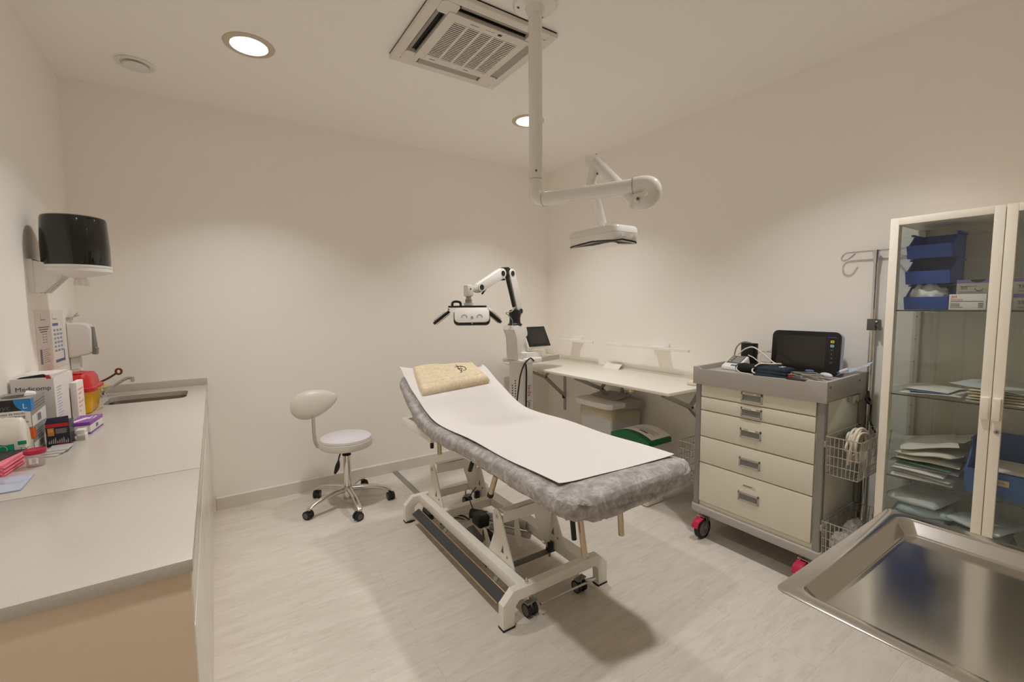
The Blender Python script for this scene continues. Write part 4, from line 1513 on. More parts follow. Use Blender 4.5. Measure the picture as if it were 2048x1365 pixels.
def build_counter_items():
    Z = 0.9002
    R, U = (1, 0, 0), (0, 0, 1)
    # tall white carton
    t = thing('gauze_carton', 'tall white carton lettered Medicomp with a torn dark opening', 'box', (-0.62, 2.63, Z))
    x0, x1, y0, y1, z1 = -0.676, -0.553, 2.525, 2.735, 1.150
    m = MB()
    m.box(x0, x1, y0, y1, Z, z1, BOXWHITE, 0.002)
    m.text('Medicomp', (x0 + 0.012, y0 - 0.0006, z1 - 0.050), R, U, 0.024, NAVYTXT)
    for k in range(5):
        m.box(x0 + 0.012, x0 + 0.052 - 0.004 * (k % 2), y0 - 0.0004, y0, z1 - 0.066 - 0.006 * k, z1 - 0.064 - 0.006 * k, PRINTGREY)
    for k in range(12):
        m.box(x1, x1 + 0.0004, y0 + 0.03, y0 + 0.10 - 0.012 * (k % 3), z1 - 0.05 - 0.012 * k, z1 - 0.046 - 0.012 * k, M('print_pale_blue', (176, 182, 196), 0.6) if k == 0 else bpy.data.materials['print_pale_blue'])
    m.build('carton_body', t)
    m = MB()
    m.prism([(x0 + 0.004, z1 - 0.006), (x1 - 0.006, z1 + 0.001), (x1 - 0.03, z1 + 0.014), (x0 + 0.03, z1 + 0.006)], 'y', y0 + 0.004, y0 + 0.006, BLACK)
    m.hexa([(x0, y0 + 0.006, z1), (x1, y0 + 0.006, z1), (x1, y1, z1), (x0, y1, z1), (x0 + 0.02, y0 + 0.03, z1 + 0.014), (x1 + 0.001, y0 + 0.004, z1 + 0.012), (x1 + 0.001, y1, z1 + 0.008), (x0 + 0.004, y1, z1 + 0.006)], BOXWHITE)
    m.hexa([(x1 - 0.02, y0 - 0.001, z1 - 0.006), (x1 - 0.006, y0 - 0.001, z1 - 0.006), (x1 - 0.006, y0 + 0.012, z1 - 0.004), (x1 - 0.02, y0 + 0.012, z1), (x1 - 0.024, y0 - 0.001, z1 + 0.008), (x1 - 0.014, y0 - 0.001, z1 + 0.01), (x1 - 0.012, y0 + 0.012, z1 + 0.01), (x1 - 0.024, y0 + 0.012, z1 + 0.01)], RED)
    m.build('torn_flap', t)
    # olive card box behind it against the wall
    m = MB()
    m.box(-0.678, -0.57, 2.80, 2.90, Z, 1.135, BOXWHITE, 0.002)
    m.hexa([(-0.678, 2.798, 1.105), (-0.572, 2.798, 1.105), (-0.572, 2.802, 1.105), (-0.678, 2.802, 1.105), (-0.672, 2.788, 1.148), (-0.575, 2.788, 1.152), (-0.575, 2.792, 1.152), (-0.672, 2.792, 1.148)], OLIVE)
    tag(m.build('carton', smooth=30), 'carton with an olive brown open flap behind the tall white carton', 'box')
    # sharps bin
    t = thing('sharps_bin', 'yellow sharps bin with a red lid on the worktop', 'sharps bin', (-0.58, 3.12, Z))
    m = MB()
    rings = []
    for (z, e) in ((Z, -0.008), (Z + 0.006, -0.002), (1.02, 0.012)):
        rings.append([(p[0], p[1], z) for p in rrect(-0.648 - e, -0.532 + e, 2.995 - e, 3.215 + e, 0.03, 6)])
    vr = [[m.bm.verts.new(p) for p in r] for r in rings]
    fs = [m.bm.faces.new(vr[0][::-1]), m.bm.faces.new(vr[-1])]
    for i in range(2):
        n = len(vr[i])
        for k in range(n):
            fs.append(m.bm.faces.new((vr[i][k], vr[i][(k + 1) % n], vr[i + 1][(k + 1) % n], vr[i + 1][k])))
    m._fin(fs, YELLOW)
    m.build('tub', t)
    m = MB()
    vr = []
    for (z, e) in ((1.012, 0.019), (1.03, 0.021), (1.034, 0.008), (1.075, 0.002), (1.095, -0.008), (1.100, -0.03)):
        vr.append([m.bm.verts.new((p[0], p[1], z)) for p in rrect(-0.648 - e, -0.532 + e, 2.995 - e, 3.215 + e, 0.034, 6)])
    fs = [m.bm.faces.new(vr[0][::-1]), m.bm.faces.new(vr[-1])]
    for i in range(len(vr) - 1):
        n = len(vr[i])
        for k in range(n):
            fs.append(m.bm.faces.new((vr[i][k], vr[i][(k + 1) % n], vr[i + 1][(k + 1) % n], vr[i + 1][k])))
    m._fin(fs, RED)
    m.box(-0.64, -0.56, 3.02, 3.10, 1.098, 1.106, RED, 0.003)
    for x in (-0.63, -0.55):
        m.box(x - 0.006, x + 0.006, 2.972, 2.978, 1.014, 1.028, RED, 0.002)
    m.build('lid', t)
    m = MB()
    m.tube(crv([(-0.522, 3.06, 1.015), (-0.49, 3.06, 1.022), (-0.472, 3.08, 1.025), (-0.472, 3.13, 1.022), (-0.49, 3.15, 1.018), (-0.522, 3.15, 1.012)], 6), 0.003, M('yellow_handle', (220, 196, 90), 0.4), 8)
    m.build('handle', t)
    # soap bottle behind the bin
    m = MB()
    m.lathe([(0.0, 0.0), (0.03, 0.0), (0.032, 0.006), (0.032, 0.15), (0.022, 0.17), (0.013, 0.175), (0.013, 0.20), (0.0, 0.20)], (-0.63, 3.36, Z), WHITE, 28)
    tag(m.build('bottle'), 'white screw-cap bottle half hidden behind the yellow sharps bin', 'bottle')
    m = MB()
    m.box(-0.558, -0.535, 2.775, 2.90, Z, 1.09, PAPER, 0.004)
    for k in range(6):
        m.box(-0.5352, -0.5345, 2.79, 2.80 + 0.06 * ((k * 7) % 3) / 2 + 0.02, 0.95 + 0.02 * k, 0.958 + 0.02 * k, M('print_peach', (232, 176, 150), 0.6) if k == 0 else bpy.data.materials['print_peach'])
    tag(m.build('dressing_packet'), 'white and peach dressing packet squeezed between the tall carton and the sharps bin', 'packet')
    # two glove boxes, one on the other
    gx0, gx1, gy0, gy1 = -0.678, -0.570, 2.302, 2.468
    for nm_, z0, z1, lab, letter, accent in (('glove_box', Z, 0.995, 'grey glove box with an orange S mark, the lower of the stack', 'S', ORANGE), ('glove_box', 0.9954, 1.103, 'grey glove box with a blue L mark, the upper of the stack', 'L', BLUEBRIGHT)):
        t = thing(nm_, lab, 'glove box', (-0.624, 2.385, z0), 0, 'glove boxes on the worktop')
        h = z1 - z0
        m = MB()
        m.box(gx0, gx1, gy0, gy1, z0, z1, BOXGREY, 0.0015)
        yb = gy0 - 0.0005
        label_face(m, gx0 + 0.001, gx1 - 0.001, z0 + 0.002, z0 + h * 0.60, yb, BOXWHITE)
        label_face(m, gx0 + 0.001, gx1 - 0.001, z0 + h * 0.60, z1 - 0.002, yb, BOXBLACK)
        m.quad([(gx1 + 0.0005, gy0 + 0.002, z0 + 0.002), (gx1 + 0.0005, gy1 - 0.002, z0 + 0.002), (gx1 + 0.0005, gy1 - 0.002, z0 + h * 0.5), (gx1 + 0.0005, gy0 + 0.002, z0 + h * 0.38)], BOXWHITE)
        for k in range(6):
            m.box(gx1 + 0.0006, gx1 + 0.001, gy0 + 0.06 + 0.007 * k, gy0 + 0.063 + 0.007 * k + 0.001 * (k % 3), z0 + 0.012, z0 + h * 0.36, PRINTGREY)
        for k in range(3):
            m.quad([(gx1 + 0.0007, gy0 + 0.01, z0 + h * (0.55 + 0.1 * k)), (gx1 + 0.0007, gy1 - 0.005, z0 + h * (0.62 + 0.1 * k)), (gx1 + 0.0007, gy1 - 0.005, z0 + h * (0.645 + 0.1 * k)), (gx1 + 0.0007, gy0 + 0.01, z0 + h * (0.575 + 0.1 * k))], GREYDK)
        m.build('carton_body', t)
        m = MB()
        ax = gx1 - 0.042
        poly = [(ax, z1 - 0.003)] + [(ax + 0.041 * (1 - math.cos(PI / 2 * k / 8)), z1 - 0.003 - h * 0.42 * math.sin(PI / 2 * k / 8)) for k in range(1, 9)] + [(gx1, z1 - 0.003)]
        m.prism(poly, 'y', gy0 - 0.0012, gy0 - 0.0007, accent)
        m.box(gx1, gx1 + 0.0013, gy0 - 0.001, gy0 + 0.03, z1 - h * 0.42, z1 - 0.003, accent)
        m.text(letter, (gx1 - 0.021, gy0 - 0.0016, z1 - h * 0.33), R, U, 0.026, BOXWHITE)
        m.build('size_mark', t)
        m = MB()
        m.text('sanyc', (gx1 - 0.105, gy0 - 0.0012, z1 - h * 0.34), R, U, 0.025, GREYDK)
        m.text('Guantes de Nitrilo', (gx1 - 0.095, gy0 - 0.0012, z0 + h * 0.48), R, U, 0.0105, PRINTDARK)
        m.text('SENSITIVE', (gx1 - 0.082, gy0 - 0.0012, z0 + h * 0.33), R, U, 0.0155, PRINTDARK)
        m.text('NEGRO', (gx1 - 0.075, gy0 - 0.0012, z0 + h * 0.17), R, U, 0.0125, BOXBLACK)
        m.text('x100', (gx1 - 0.026, gy0 - 0.0012, z0 + h * 0.18), R, U, 0.009, PRINTDARK)
        m.prism([(gx1 - 0.034 + 0.004 * math.cos(a * PI / 5), z0 + h * 0.22 + 0.006 * math.sin(a * PI / 5)) for a in range(10)], 'y', gy0 - 0.0012, gy0 - 0.0007, BOXBLACK)
        m.build('lettering', t)
        if letter == 'L':
            m = MB()
            m.prism([(-0.625 + 0.035 * math.cos(2 * PI * k / 24), gy0 + 0.07 + 0.045 * math.sin(2 * PI * k / 24)) for k in range(24)], 'z', z1 + 0.0002, z1 + 0.0008, BLACK)
            m.hexa([(-0.60, gy0 + 0.06, z1 + 0.001), (-0.575, gy0 + 0.08, z1 + 0.001), (-0.58, gy0 + 0.12, z1 + 0.001), (-0.605, gy0 + 0.10, z1 + 0.001), (-0.597, gy0 + 0.065, z1 + 0.012), (-0.578, gy0 + 0.082, z1 + 0.007), (-0.583, gy0 + 0.118, z1 + 0.01), (-0.602, gy0 + 0.1, z1 + 0.016)], PAPER)
            m.build('dispensing_slot', t)
    # wipes pack
    t = thing('wipes_pack', 'soft white wipes pack with green print in front of the glove boxes', 'wipes pack', (-0.61, 2.255, Z))
    m = MB()

    def pk(p):
        return Vector((math.copysign(abs(p.x) ** 0.4, p.x) * (0.88 + 0.12 * max(0, -p.z)), math.copysign(abs(p.y) ** 0.5, p.y) * (1 - 0.75 * max(0, p.z) ** 1.5), p.z + 0.10 * noise.noise(Vector((p.x * 2, p.y * 2, p.z * 2)))))
    m.ell((-0.618, 2.252, Z + 0.0745), (0.056, 0.038, 0.073), M('wipes_film', (236, 232, 222), 0.3), None, 32, 20, pk)
    m.build('film_pack', t)
    m = MB()
    m.box(-0.670, -0.597, 2.2145, 2.216, Z + 0.025, Z + 0.065, TEALPRINT, 0.0005)
    m.box(-0.588, -0.5665, 2.2145, 2.216, Z + 0.055, Z + 0.068, TEALPRINT, 0.0005)
    m.text('TX', (-0.5865, 2.2138, Z + 0.032), R, U, 0.02, TEALPRINT)
    m.tube([(-0.625 + 0.011 * math.cos(2 * PI * k / 20), 2.2138, Z + 0.045 + 0.011 * math.sin(2 * PI * k / 20)) for k in range(20)], 0.0007, BOXWHITE, 5, closed=True)
    m.build('green_print', t)
    # pink napkins with a dark sheet on top
    t = thing('napkin_stack', 'stack of folded pink tissue napkins on the worktop edge', 'napkins', (-0.62, 2.10, Z))
    for k in range(9):
        m = MB()
        o = 0.003 * math.sin(k * 2.3)
        z0 = Z + 0.0043 * k
        m.hexa([(-0.678, 2.018 + o, z0), (-0.572 + o, 2.018 + o, z0), (-0.562 + o, 2.165, z0), (-0.678, 2.19, z0), (-0.678, 2.02 + o, z0 + 0.0042), (-0.573 + o, 2.02 + o, z0 + 0.0042), (-0.563 + o, 2.166, z0 + 0.0042), (-0.678, 2.19, z0 + 0.0042)], PINK, 0.0012, 1)
        m.build('napkin', t)
    m = MB()
    m.hexa([(-0.68, 2.05, Z + 0.0392), (-0.60, 2.045, Z + 0.0392), (-0.566, 2.20, Z + 0.0392), (-0.68, 2.202, Z + 0.0392), (-0.68, 2.05, Z + 0.0404), (-0.60, 2.045, Z + 0.0404), (-0.566, 2.20, Z + 0.0424), (-0.68, 2.202, Z + 0.0404)], M('dark_card', (40, 42, 42), 0.55))
    tag(m.build('dark_card'), 'thin dark card lying on the stack of pink napkins', 'card')
    # specimen cup
    cx, cy = -0.522, 2.108
    t = thing('specimen_cup', 'clear specimen cup with a raspberry screw lid', 'specimen cup', (cx, cy, Z))
    m = MB()
    m.lathe([(0.0, 0.0), (0.021, 0.0), (0.0225, 0.003), (0.0245, 0.044), (0.0235, 0.044), (0.0215, 0.004), (0.0, 0.002)], (cx, cy, Z), CLEARPL, 36)
    m.build('cup', t)
    m = MB()
    a0, a1 = -2.0, -1.1
    m.grid(lambda u, v: Vector((cx + 0.0249 * math.cos(a0 + (a1 - a0) * u), cy + 0.0249 * math.sin(a0 + (a1 - a0) * u), Z + 0.012 + 0.02 * v)), 8, 1, PAPER)
    for k in range(4):
        m.grid(lambda u, v: Vector((cx + 0.0252 * math.cos(a0 + 0.3 + 0.4 * u), cy + 0.0252 * math.sin(a0 + 0.3 + 0.4 * u), Z + 0.015 + 0.004 * k + 0.0015 * v)), 4, 1, PRINTGREY)
    m.build('paper_label', t)
    m = MB()
    m.lathe([(0.0, 0.043), (0.0265, 0.043), (0.0275, 0.045), (0.0275, 0.054), (0.026, 0.057), (0.0235, 0.057), (0.022, 0.054), (0.0, 0.054)], (cx, cy, Z), PINKRED, 40)
    m.build('lid', t)
    # navy blade box
    t = thing('blade_box', 'small navy box with a red band and pictured blades', 'box', (-0.522, 2.40, Z))
    x0, x1, y0, y1, z1 = -0.552, -0.486, 2.362, 2.43, 0.992
    m = MB()
    m.box(x0, x1, y0, y1, Z, z1, BOXNAVY, 0.001)
    yb = y0 - 0.0005
    label_face(m, x0 + 0.001, x1 - 0.001, z1 - 0.017, z1 - 0.004, yb, BOXRED)
    label_face(m, x0 + 0.005, x0 + 0.023, z1 - 0.05, z1 - 0.02, yb - 0.0003, M('print_amber', (196, 140, 40), 0.5))
    label_face(m, x0 + 0.007, x0 + 0.02, z1 - 0.036, z1 - 0.024, yb - 0.0006, M('print_skin', (214, 156, 120), 0.5))
    for k in range(6):
        m.box(x0 + 0.027, x1 - 0.006 - 0.004 * (k % 2), yb - 0.0005, yb, z1 - 0.026 - 0.0032 * k, z1 - 0.0248 - 0.0032 * k, GREYPL)
    label_face(m, x0 + 0.03, x1 - 0.002, Z + 0.002, Z + 0.008, yb - 0.0003, BOXRED)
    for k in range(10):
        xx = x0 + 0.006 + 0.0058 * k
        hh = 0.012 + 0.004 * (k % 4)
        m.prism([(xx, Z + 0.01), (xx + 0.0032, Z + 0.012), (xx + 0.0036, Z + 0.01 + hh * 0.7), (xx + 0.0015, Z + 0.012 + hh), (xx + 0.0002, Z + 0.01 + hh * 0.6)], 'y', yb - 0.0008, yb - 0.0004, GREYPL)
    m.build('carton_body', t)
    m = MB()
    m.hexa([(x0, y0, z1), (x1, y0, z1), (x1, y0 + 0.001, z1), (x0, y0 + 0.001, z1), (x0 + 0.003, y0 + 0.016, z1 + 0.016), (x1 - 0.004, y0 + 0.016, z1 + 0.02), (x1 - 0.004, y0 + 0.017, z1 + 0.02), (x0 + 0.003, y0 + 0.017, z1 + 0.016)], BOXNAVY)
    m.build('open_flap', t)
    # blister sheets
    m = MB()
    for k in range(3):
        m.obox((-0.512 + 0.006 * k, 2.245 + 0.02 * k, Z + 0.0022 + 0.0042 * k), (0.058, 0.085, 0.004), M('blister_foil', (206, 206, 204), 0.35, 0.2) if k == 0 else bpy.data.materials['blister_foil'], rotz(-0.18 + 0.1 * k), 0.001)
    tag(m.build('blister_packs'), 'small pile of silvery blister sheets behind the raspberry-lidded cup', 'blister packs')
    # purple and white box
    t = thing('needle_box', 'flat purple and white box lying on the worktop', 'box', (-0.487, 2.61, Z))
    rz = rotz(-0.08)
    c = Vector((-0.484, 2.60, Z + 0.0255))
    m = MB()
    m.obox(c, (0.074, 0.17, 0.051), BOXWHITE, rz, 0.001)
    m.obox(c + Vector((0, 0, 0.0185)), (0.0746, 0.1706, 0.0145), PURPLE, rz, 0.001)
    m.obox(c + Vector((0, 0, -0.021)), (0.0746, 0.1706, 0.0085), PURPLE, rz, 0.001)
    m.obox(c + rz @ Vector((-0.012, -0.03, 0.0262)), (0.022, 0.11, 0.0005), BOXWHITE, rz @ rotz(-0.35))
    m.obox(c + rz @ Vector((0.02, 0.02, 0.0263)), (0.018, 0.06, 0.0005), BOXWHITE, rz)
    m.obox(c + rz @ Vector((0.02, 0.02, 0.0267)), (0.008, 0.045, 0.0004), LAVENDER, rz)
    m.obox(c + rz @ Vector((0.0374, 0.0, -0.003)), (0.0006, 0.03, 0.016), PRINTGREY, rz)
    m.build('carton_body', t)
    t = thing('vial_box', 'tiny white box beside the navy blade box', 'box', (-0.468, 2.43, Z))
    m = MB()
    m.box(-0.478, -0.452, 2.41, 2.455, Z, Z + 0.024, BOXWHITE, 0.001)
    m.box(-0.477, -0.453, 2.4088, 2.41, Z + 0.003, Z + 0.017, M('label_stone', (196, 186, 172), 0.6))
    m.box(-0.482, -0.455, 2.418, 2.462, Z + 0.0242, Z + 0.040, BOXWHITE, 0.001)
    m.build('carton_body', t)
    # pale blue pouch
    m = MB()

    def pf(u, v):
        a = Vector((-0.672, 1.83)) * (1 - u) * (1 - v) + Vector((-0.492, 1.84)) * u * (1 - v) + Vector((-0.50, 2.0)) * u * v + Vector((-0.672, 2.01)) * (1 - u) * v
        z = Z + 0.004 + 0.011 * (u * (1 - u) * v * (1 - v) * 16) ** 0.5 * (0.7 + 0.5 * noise.noise(Vector((a.x * 22, a.y * 22, 0))))
        return Vector((a.x, a.y, z))
    m.grid(pf, 24, 24, BLUEFILM, 0.0025)
    m.tube(crv([(-0.66, 1.90, Z + 0.011), (-0.60, 1.885, Z + 0.012), (-0.54, 1.90, Z + 0.011)], 5), 0.0035, M('pouch_mauve', (176, 140, 176), 0.5), 8)
    tag(m.build('sterile_pouch', smooth=70), 'pale blue plastic pouch lying near the worktop joint', 'pouch')

def build_left_wall():
    # towel dispenser
    cx, cy, r = -0.528, 2.947, 0.122
    t = thing('towel_dispenser', 'glossy black barrel paper towel dispenser on a white wall bracket', 'towel dispenser', (XL, cy, 1.5))
    m = MB()
    m.lathe([(0.0, 1.628), (0.120, 1.628), (0.122, 1.634), (0.1225, 1.72), (0.117, 1.84), (0.114, 1.852), (0.106, 1.857), (0.0, 1.858)], (cx, cy, 0), BLACKGL, 64)
    m.build('barrel', t)
    m = MB()
    m.lathe([(0.0, 1.572), (0.03, 1.574), (0.09, 1.586), (0.124, 1.6), (0.125, 1.612), (0.1225, 1.613), (0.125, 1.616), (0.125, 1.627), (0.118, 1.629), (0.0, 1.629)], (cx, cy, 0), WHITE, 64)
    m.cyl((cx + 0.01, cy, 1.568), (cx + 0.01, cy, 1.576), 0.018, WHITE, n=20)
    m.build('base_dish', t)
    m = MB()
    m.box(XL - 0.002, XL + 0.02, cy - 0.075, cy + 0.075, 1.5, 1.65, WHITE, 0.004)
    for y in (cy - 0.07, cy + 0.052):
        m.prism([(XL + 0.012, 1.5), (XL + 0.045, 1.5), (XL + 0.11, 1.575), (XL + 0.11, 1.625), (XL + 0.012, 1.645)], 'y', y, y + 0.018, WHITE, 0.002)
    for k in range(3):
        m.beam((XL + 0.04, cy - 0.035 + 0.035 * k, 1.505), (XL + 0.105, cy - 0.035 + 0.035 * k, 1.58), 0.012, 0.012, WHITE)
    for y in (cy - 0.03, cy + 0.03):
        m.cyl((XL + 0.03, y, 1.499), (XL + 0.03, y, 1.5005), 0.004, GREYDK, n=8)
    m.build('wall_bracket', t)
    m = MB()
    m.grid(lambda u, v: Vector((cx + 0.008 + 0.022 * (u - 0.5) * 2 * (1 + 0.3 * v), cy + 0.012 * math.sin(u * 7), 1.575 - 0.035 * v - 0.008 * u)), 10, 6, M('paper_towel', (246, 242, 236), 0.9), 0.0012)
    m.build('paper_tail', t, smooth=60)
    # notices
    for i, (y0, y1, lab) in enumerate(((2.918, 3.148, 'white printed notice on the left wall, the nearer of two'), (3.152, 3.375, 'white notice with blue printed steps beside the soap dispenser'))):
        t = thing('wall_notice', lab, 'notice', (XL, (y0 + y1) / 2, 1.13), 0, 'notices on the left wall')
        m = MB()
        m.box(XL + 0.0004, XL + 0.0016, y0, y1, 1.125, 1.421, PAPER)
        m.build('paper_sheet', t)
        m = MB()
        X_ = XL + 0.0022

        def bar(a0, a1, z0, z1, mat):
            m.quad([(X_, y0 + a0, z0), (X_, y0 + a1, z0), (X_, y0 + a1, z1), (X_, y0 + a0, z1)], mat)
        if i == 0:
            for k in range(3):
                bar(0.03 + 0.012 * k, 0.2 - 0.02 * k, 1.336 - 0.011 * k, 1.3395 - 0.011 * k, PRINTDARK)
            bar(0.078, 0.081, 1.365, 1.40, PRINTGREY)
            bar(0.075, 0.15, 1.372, 1.375, PRINTGREY)
            for k in range(4):
                for q in range(2):
                    bar(0.085 + 0.04 * q, 0.11 + 0.04 * q, 1.262 + 0.013 * k, 1.267 + 0.013 * k, PRINTFAINT)
            bar(0.03, 0.06, 1.165, 1.235, M('print_violet', (136, 128, 166), 0.7))
            for k in range(7):
                bar(0.075, 0.18 - 0.02 * (k % 3), 1.168 + 0.010 * k, 1.171 + 0.010 * k, PRINTFAINT)
        else:
            bar(0.03, 0.033, 1.372, 1.40, PRINTGREY)
            bar(0.03, 0.11, 1.372, 1.375, PRINTGREY)
            bar(0.02, 0.12, 1.338, 1.352, PRINTBLUE)
            for k in range(6):
                for q in range(3):
                    bar(0.03 + 0.055 * q, 0.07 + 0.055 * q - 0.006 * (k % 2), 1.205 + 0.021 * k, 1.216 + 0.021 * k, PRINTPALE)
            bar(0.03, 0.2, 1.150, 1.164, PRINTBLUE)
            bar(0.185, 0.2, 1.15, 1.21, PRINTBLUE)
        m.build('printing', t, recalc=False)
    # soap dispenser
    t = thing('soap_dispenser', 'white wall soap dispenser with a grey push lever', 'soap dispenser', (XL, 3.47, 1.15))
    m = MB()
    m.prism([(XL + 0.001, 1.155), (XL + 0.012, 1.15), (XL + 0.085, 1.165), (XL + 0.098, 1.18), (XL + 0.102, 1.31), (XL + 0.088, 1.336), (XL + 0.06, 1.345), (XL + 0.001, 1.345)], 'y', 3.42, 3.525, WHITE, 0.012, 3)
    m.build('housing', t)
    m = MB()
    m.prism([(XL + 0.096, 1.165), (XL + 0.114, 1.162), (XL + 0.117, 1.198), (XL + 0.108, 1.203), (XL + 0.105, 1.318), (XL + 0.10, 1.32)], 'y', 3.44, 3.505, GREYSOAP, 0.003)
    m.build('push_lever', t)
    m = MB()
    m.box(XL + 0.002, XL + 0.04, 3.44, 3.51, 1.08, 1.152, WHITE, 0.006)
    m.build('wall_box', t)
    m = MB()
    m.box(XL + 0.0008, XL + 0.006, 3.44, 3.56, 1.36, 1.374, STEEL, 0.001)
    m.beam((XL + 0.008, 3.46, 1.372), (XL + 0.03, 3.56, 1.386), 0.01, 0.006, STEEL, 0.001)
    m.cyl((XL + 0.004, 3.54, 1.372), (XL + 0.03, 3.545, 1.40), 0.003, STEEL, n=8)
    tag(m.build('wall_hook'), 'small steel hook plate on the wall above the soap dispenser', 'hook')

# ------------------------------------------------------------------ right rear: wall shelf, bars, bins
def build_wall_shelf():
    x0, zt = 2.325, 0.866
    y0, y1 = 1.745, 3.62
    t = thing('wall_shelf', 'white folding wall shelf on grey steel brackets under the two wall bars', 'shelf', (2.62, 2.68, 0.4))
    m = MB()
    m.box(x0, XR - 0.012, y0, y1, zt - 0.019, zt, LAMINATE, 0.002)
    m.build('board', t)
    m = MB()
    m.box(XR - 0.012, XR - 0.0005, y0 + 0.2, y1, zt - 0.03, zt + 0.018, LAMINATE, 0.002)
    m.build('wall_rail', t)
    for y in (1.82, 2.66, 3.42):
        m = MB()
        for s in (-0.016, 0.013):
            m.beam((x0 + 0.05, y + s, zt - 0.028), (2.66, y + s, zt - 0.145), 0.003, 0.026, BRACKET, 0.001)
            m.beam((2.66, y + s, zt - 0.145), (XR - 0.012, y + s, zt - 0.36), 0.003, 0.026, BRACKET, 0.001)
        m.beam((2.66, y, zt - 0.145), (2.80, y, zt - 0.02), 0.02, 0.022, BRACKET, 0.001)
        m.cyl((2.66, y - 0.022, zt - 0.145), (2.66, y + 0.022, zt - 0.145), 0.008, BLACK, n=10)
        m.box(x0 + 0.04, x0 + 0.3, y - 0.014, y + 0.014, zt - 0.03, zt - 0.0195, BRACKET, 0.001)
        m.build('folding_bracket', t)
        m = MB()
        m.box(XR - 0.012, XR - 0.0005, y - 0.014, y + 0.014, 0.36, zt - 0.02, BRACKET, 0.001)
        m.box(XR - 0.03, XR - 0.012, y - 0.012, y + 0.012, 0.48, 0.52, BLACK, 0.002)
        m.build('wall_upright', t)
    for y in (2.05, 3.05):
        m = MB()
        m.box(x0 + 0.01, x0 + 0.06, y, y + 0.07, zt - 0.032, zt - 0.0195, M('ivory_latch', (226, 210, 168), 0.5) if y < 3 else bpy.data.materials['ivory_latch'], 0.002)
        m.box(x0 + 0.02, x0 + 0.05, y + 0.01, y + 0.03, zt - 0.045, zt - 0.032, bpy.data.materials['ivory_latch'], 0.002)
        m.build('latch', t)
    # wall bars
    for i, (ya, yb, ym) in enumerate(((2.93, 3.66, 3.23), (1.95, 2.78, 2.26))):
        lab = ('white square wall bar on a single mount, the one nearer the room corner', 'white square wall bar on a single mount, the one nearer the drawer trolley')[i]
        t = thing('wall_bar', lab, 'wall bar', (XR, ym, 1.05), 0, 'bars above the wall shelf')
        m = MB()
        m.box(XR - 0.108, XR - 0.086, ya, yb, 1.071, 1.093, BARWHITE, 0.0015)
        m.build('bar', t)
        m = MB()
        m.box(XR - 0.02, XR - 0.0005, ym - 0.075, ym + 0.075, 1.05, 1.115, BARWHITE, 0.002)
        m.box(XR - 0.088, XR - 0.018, ym - 0.06, ym + 0.06, 1.078, 1.092, BARWHITE, 0.001)
        m.build('mount', t)
    # card leaning on the shelf, round pad at its end
    m = MB()
    m.hexa([(XR - 0.075, 2.64, zt + 0.0002), (XR - 0.074, 2.83, zt + 0.0002), (XR - 0.072, 2.83, zt + 0.0002), (XR - 0.073, 2.64, zt + 0.0002), (XR - 0.017, 2.645, zt + 0.045), (XR - 0.017, 2.825, zt + 0.045), (XR - 0.015, 2.825, zt + 0.045), (XR - 0.015, 2.645, zt + 0.045)], PAPER)
    tag(m.build('folded_card'), 'white card propped at the back of the wall shelf', 'card')
    m = MB()
    m.lathe([(0.0, 0.0), (0.045, 0.0), (0.052, 0.008), (0.05, 0.02), (0.035, 0.03), (0.0, 0.033)], (2.73, 1.835, zt + 0.0002), CABLEWHITE, 32)
    tag(m.build('round_pad'), 'round cream pad on the trolley end of the wall shelf', 'pad')

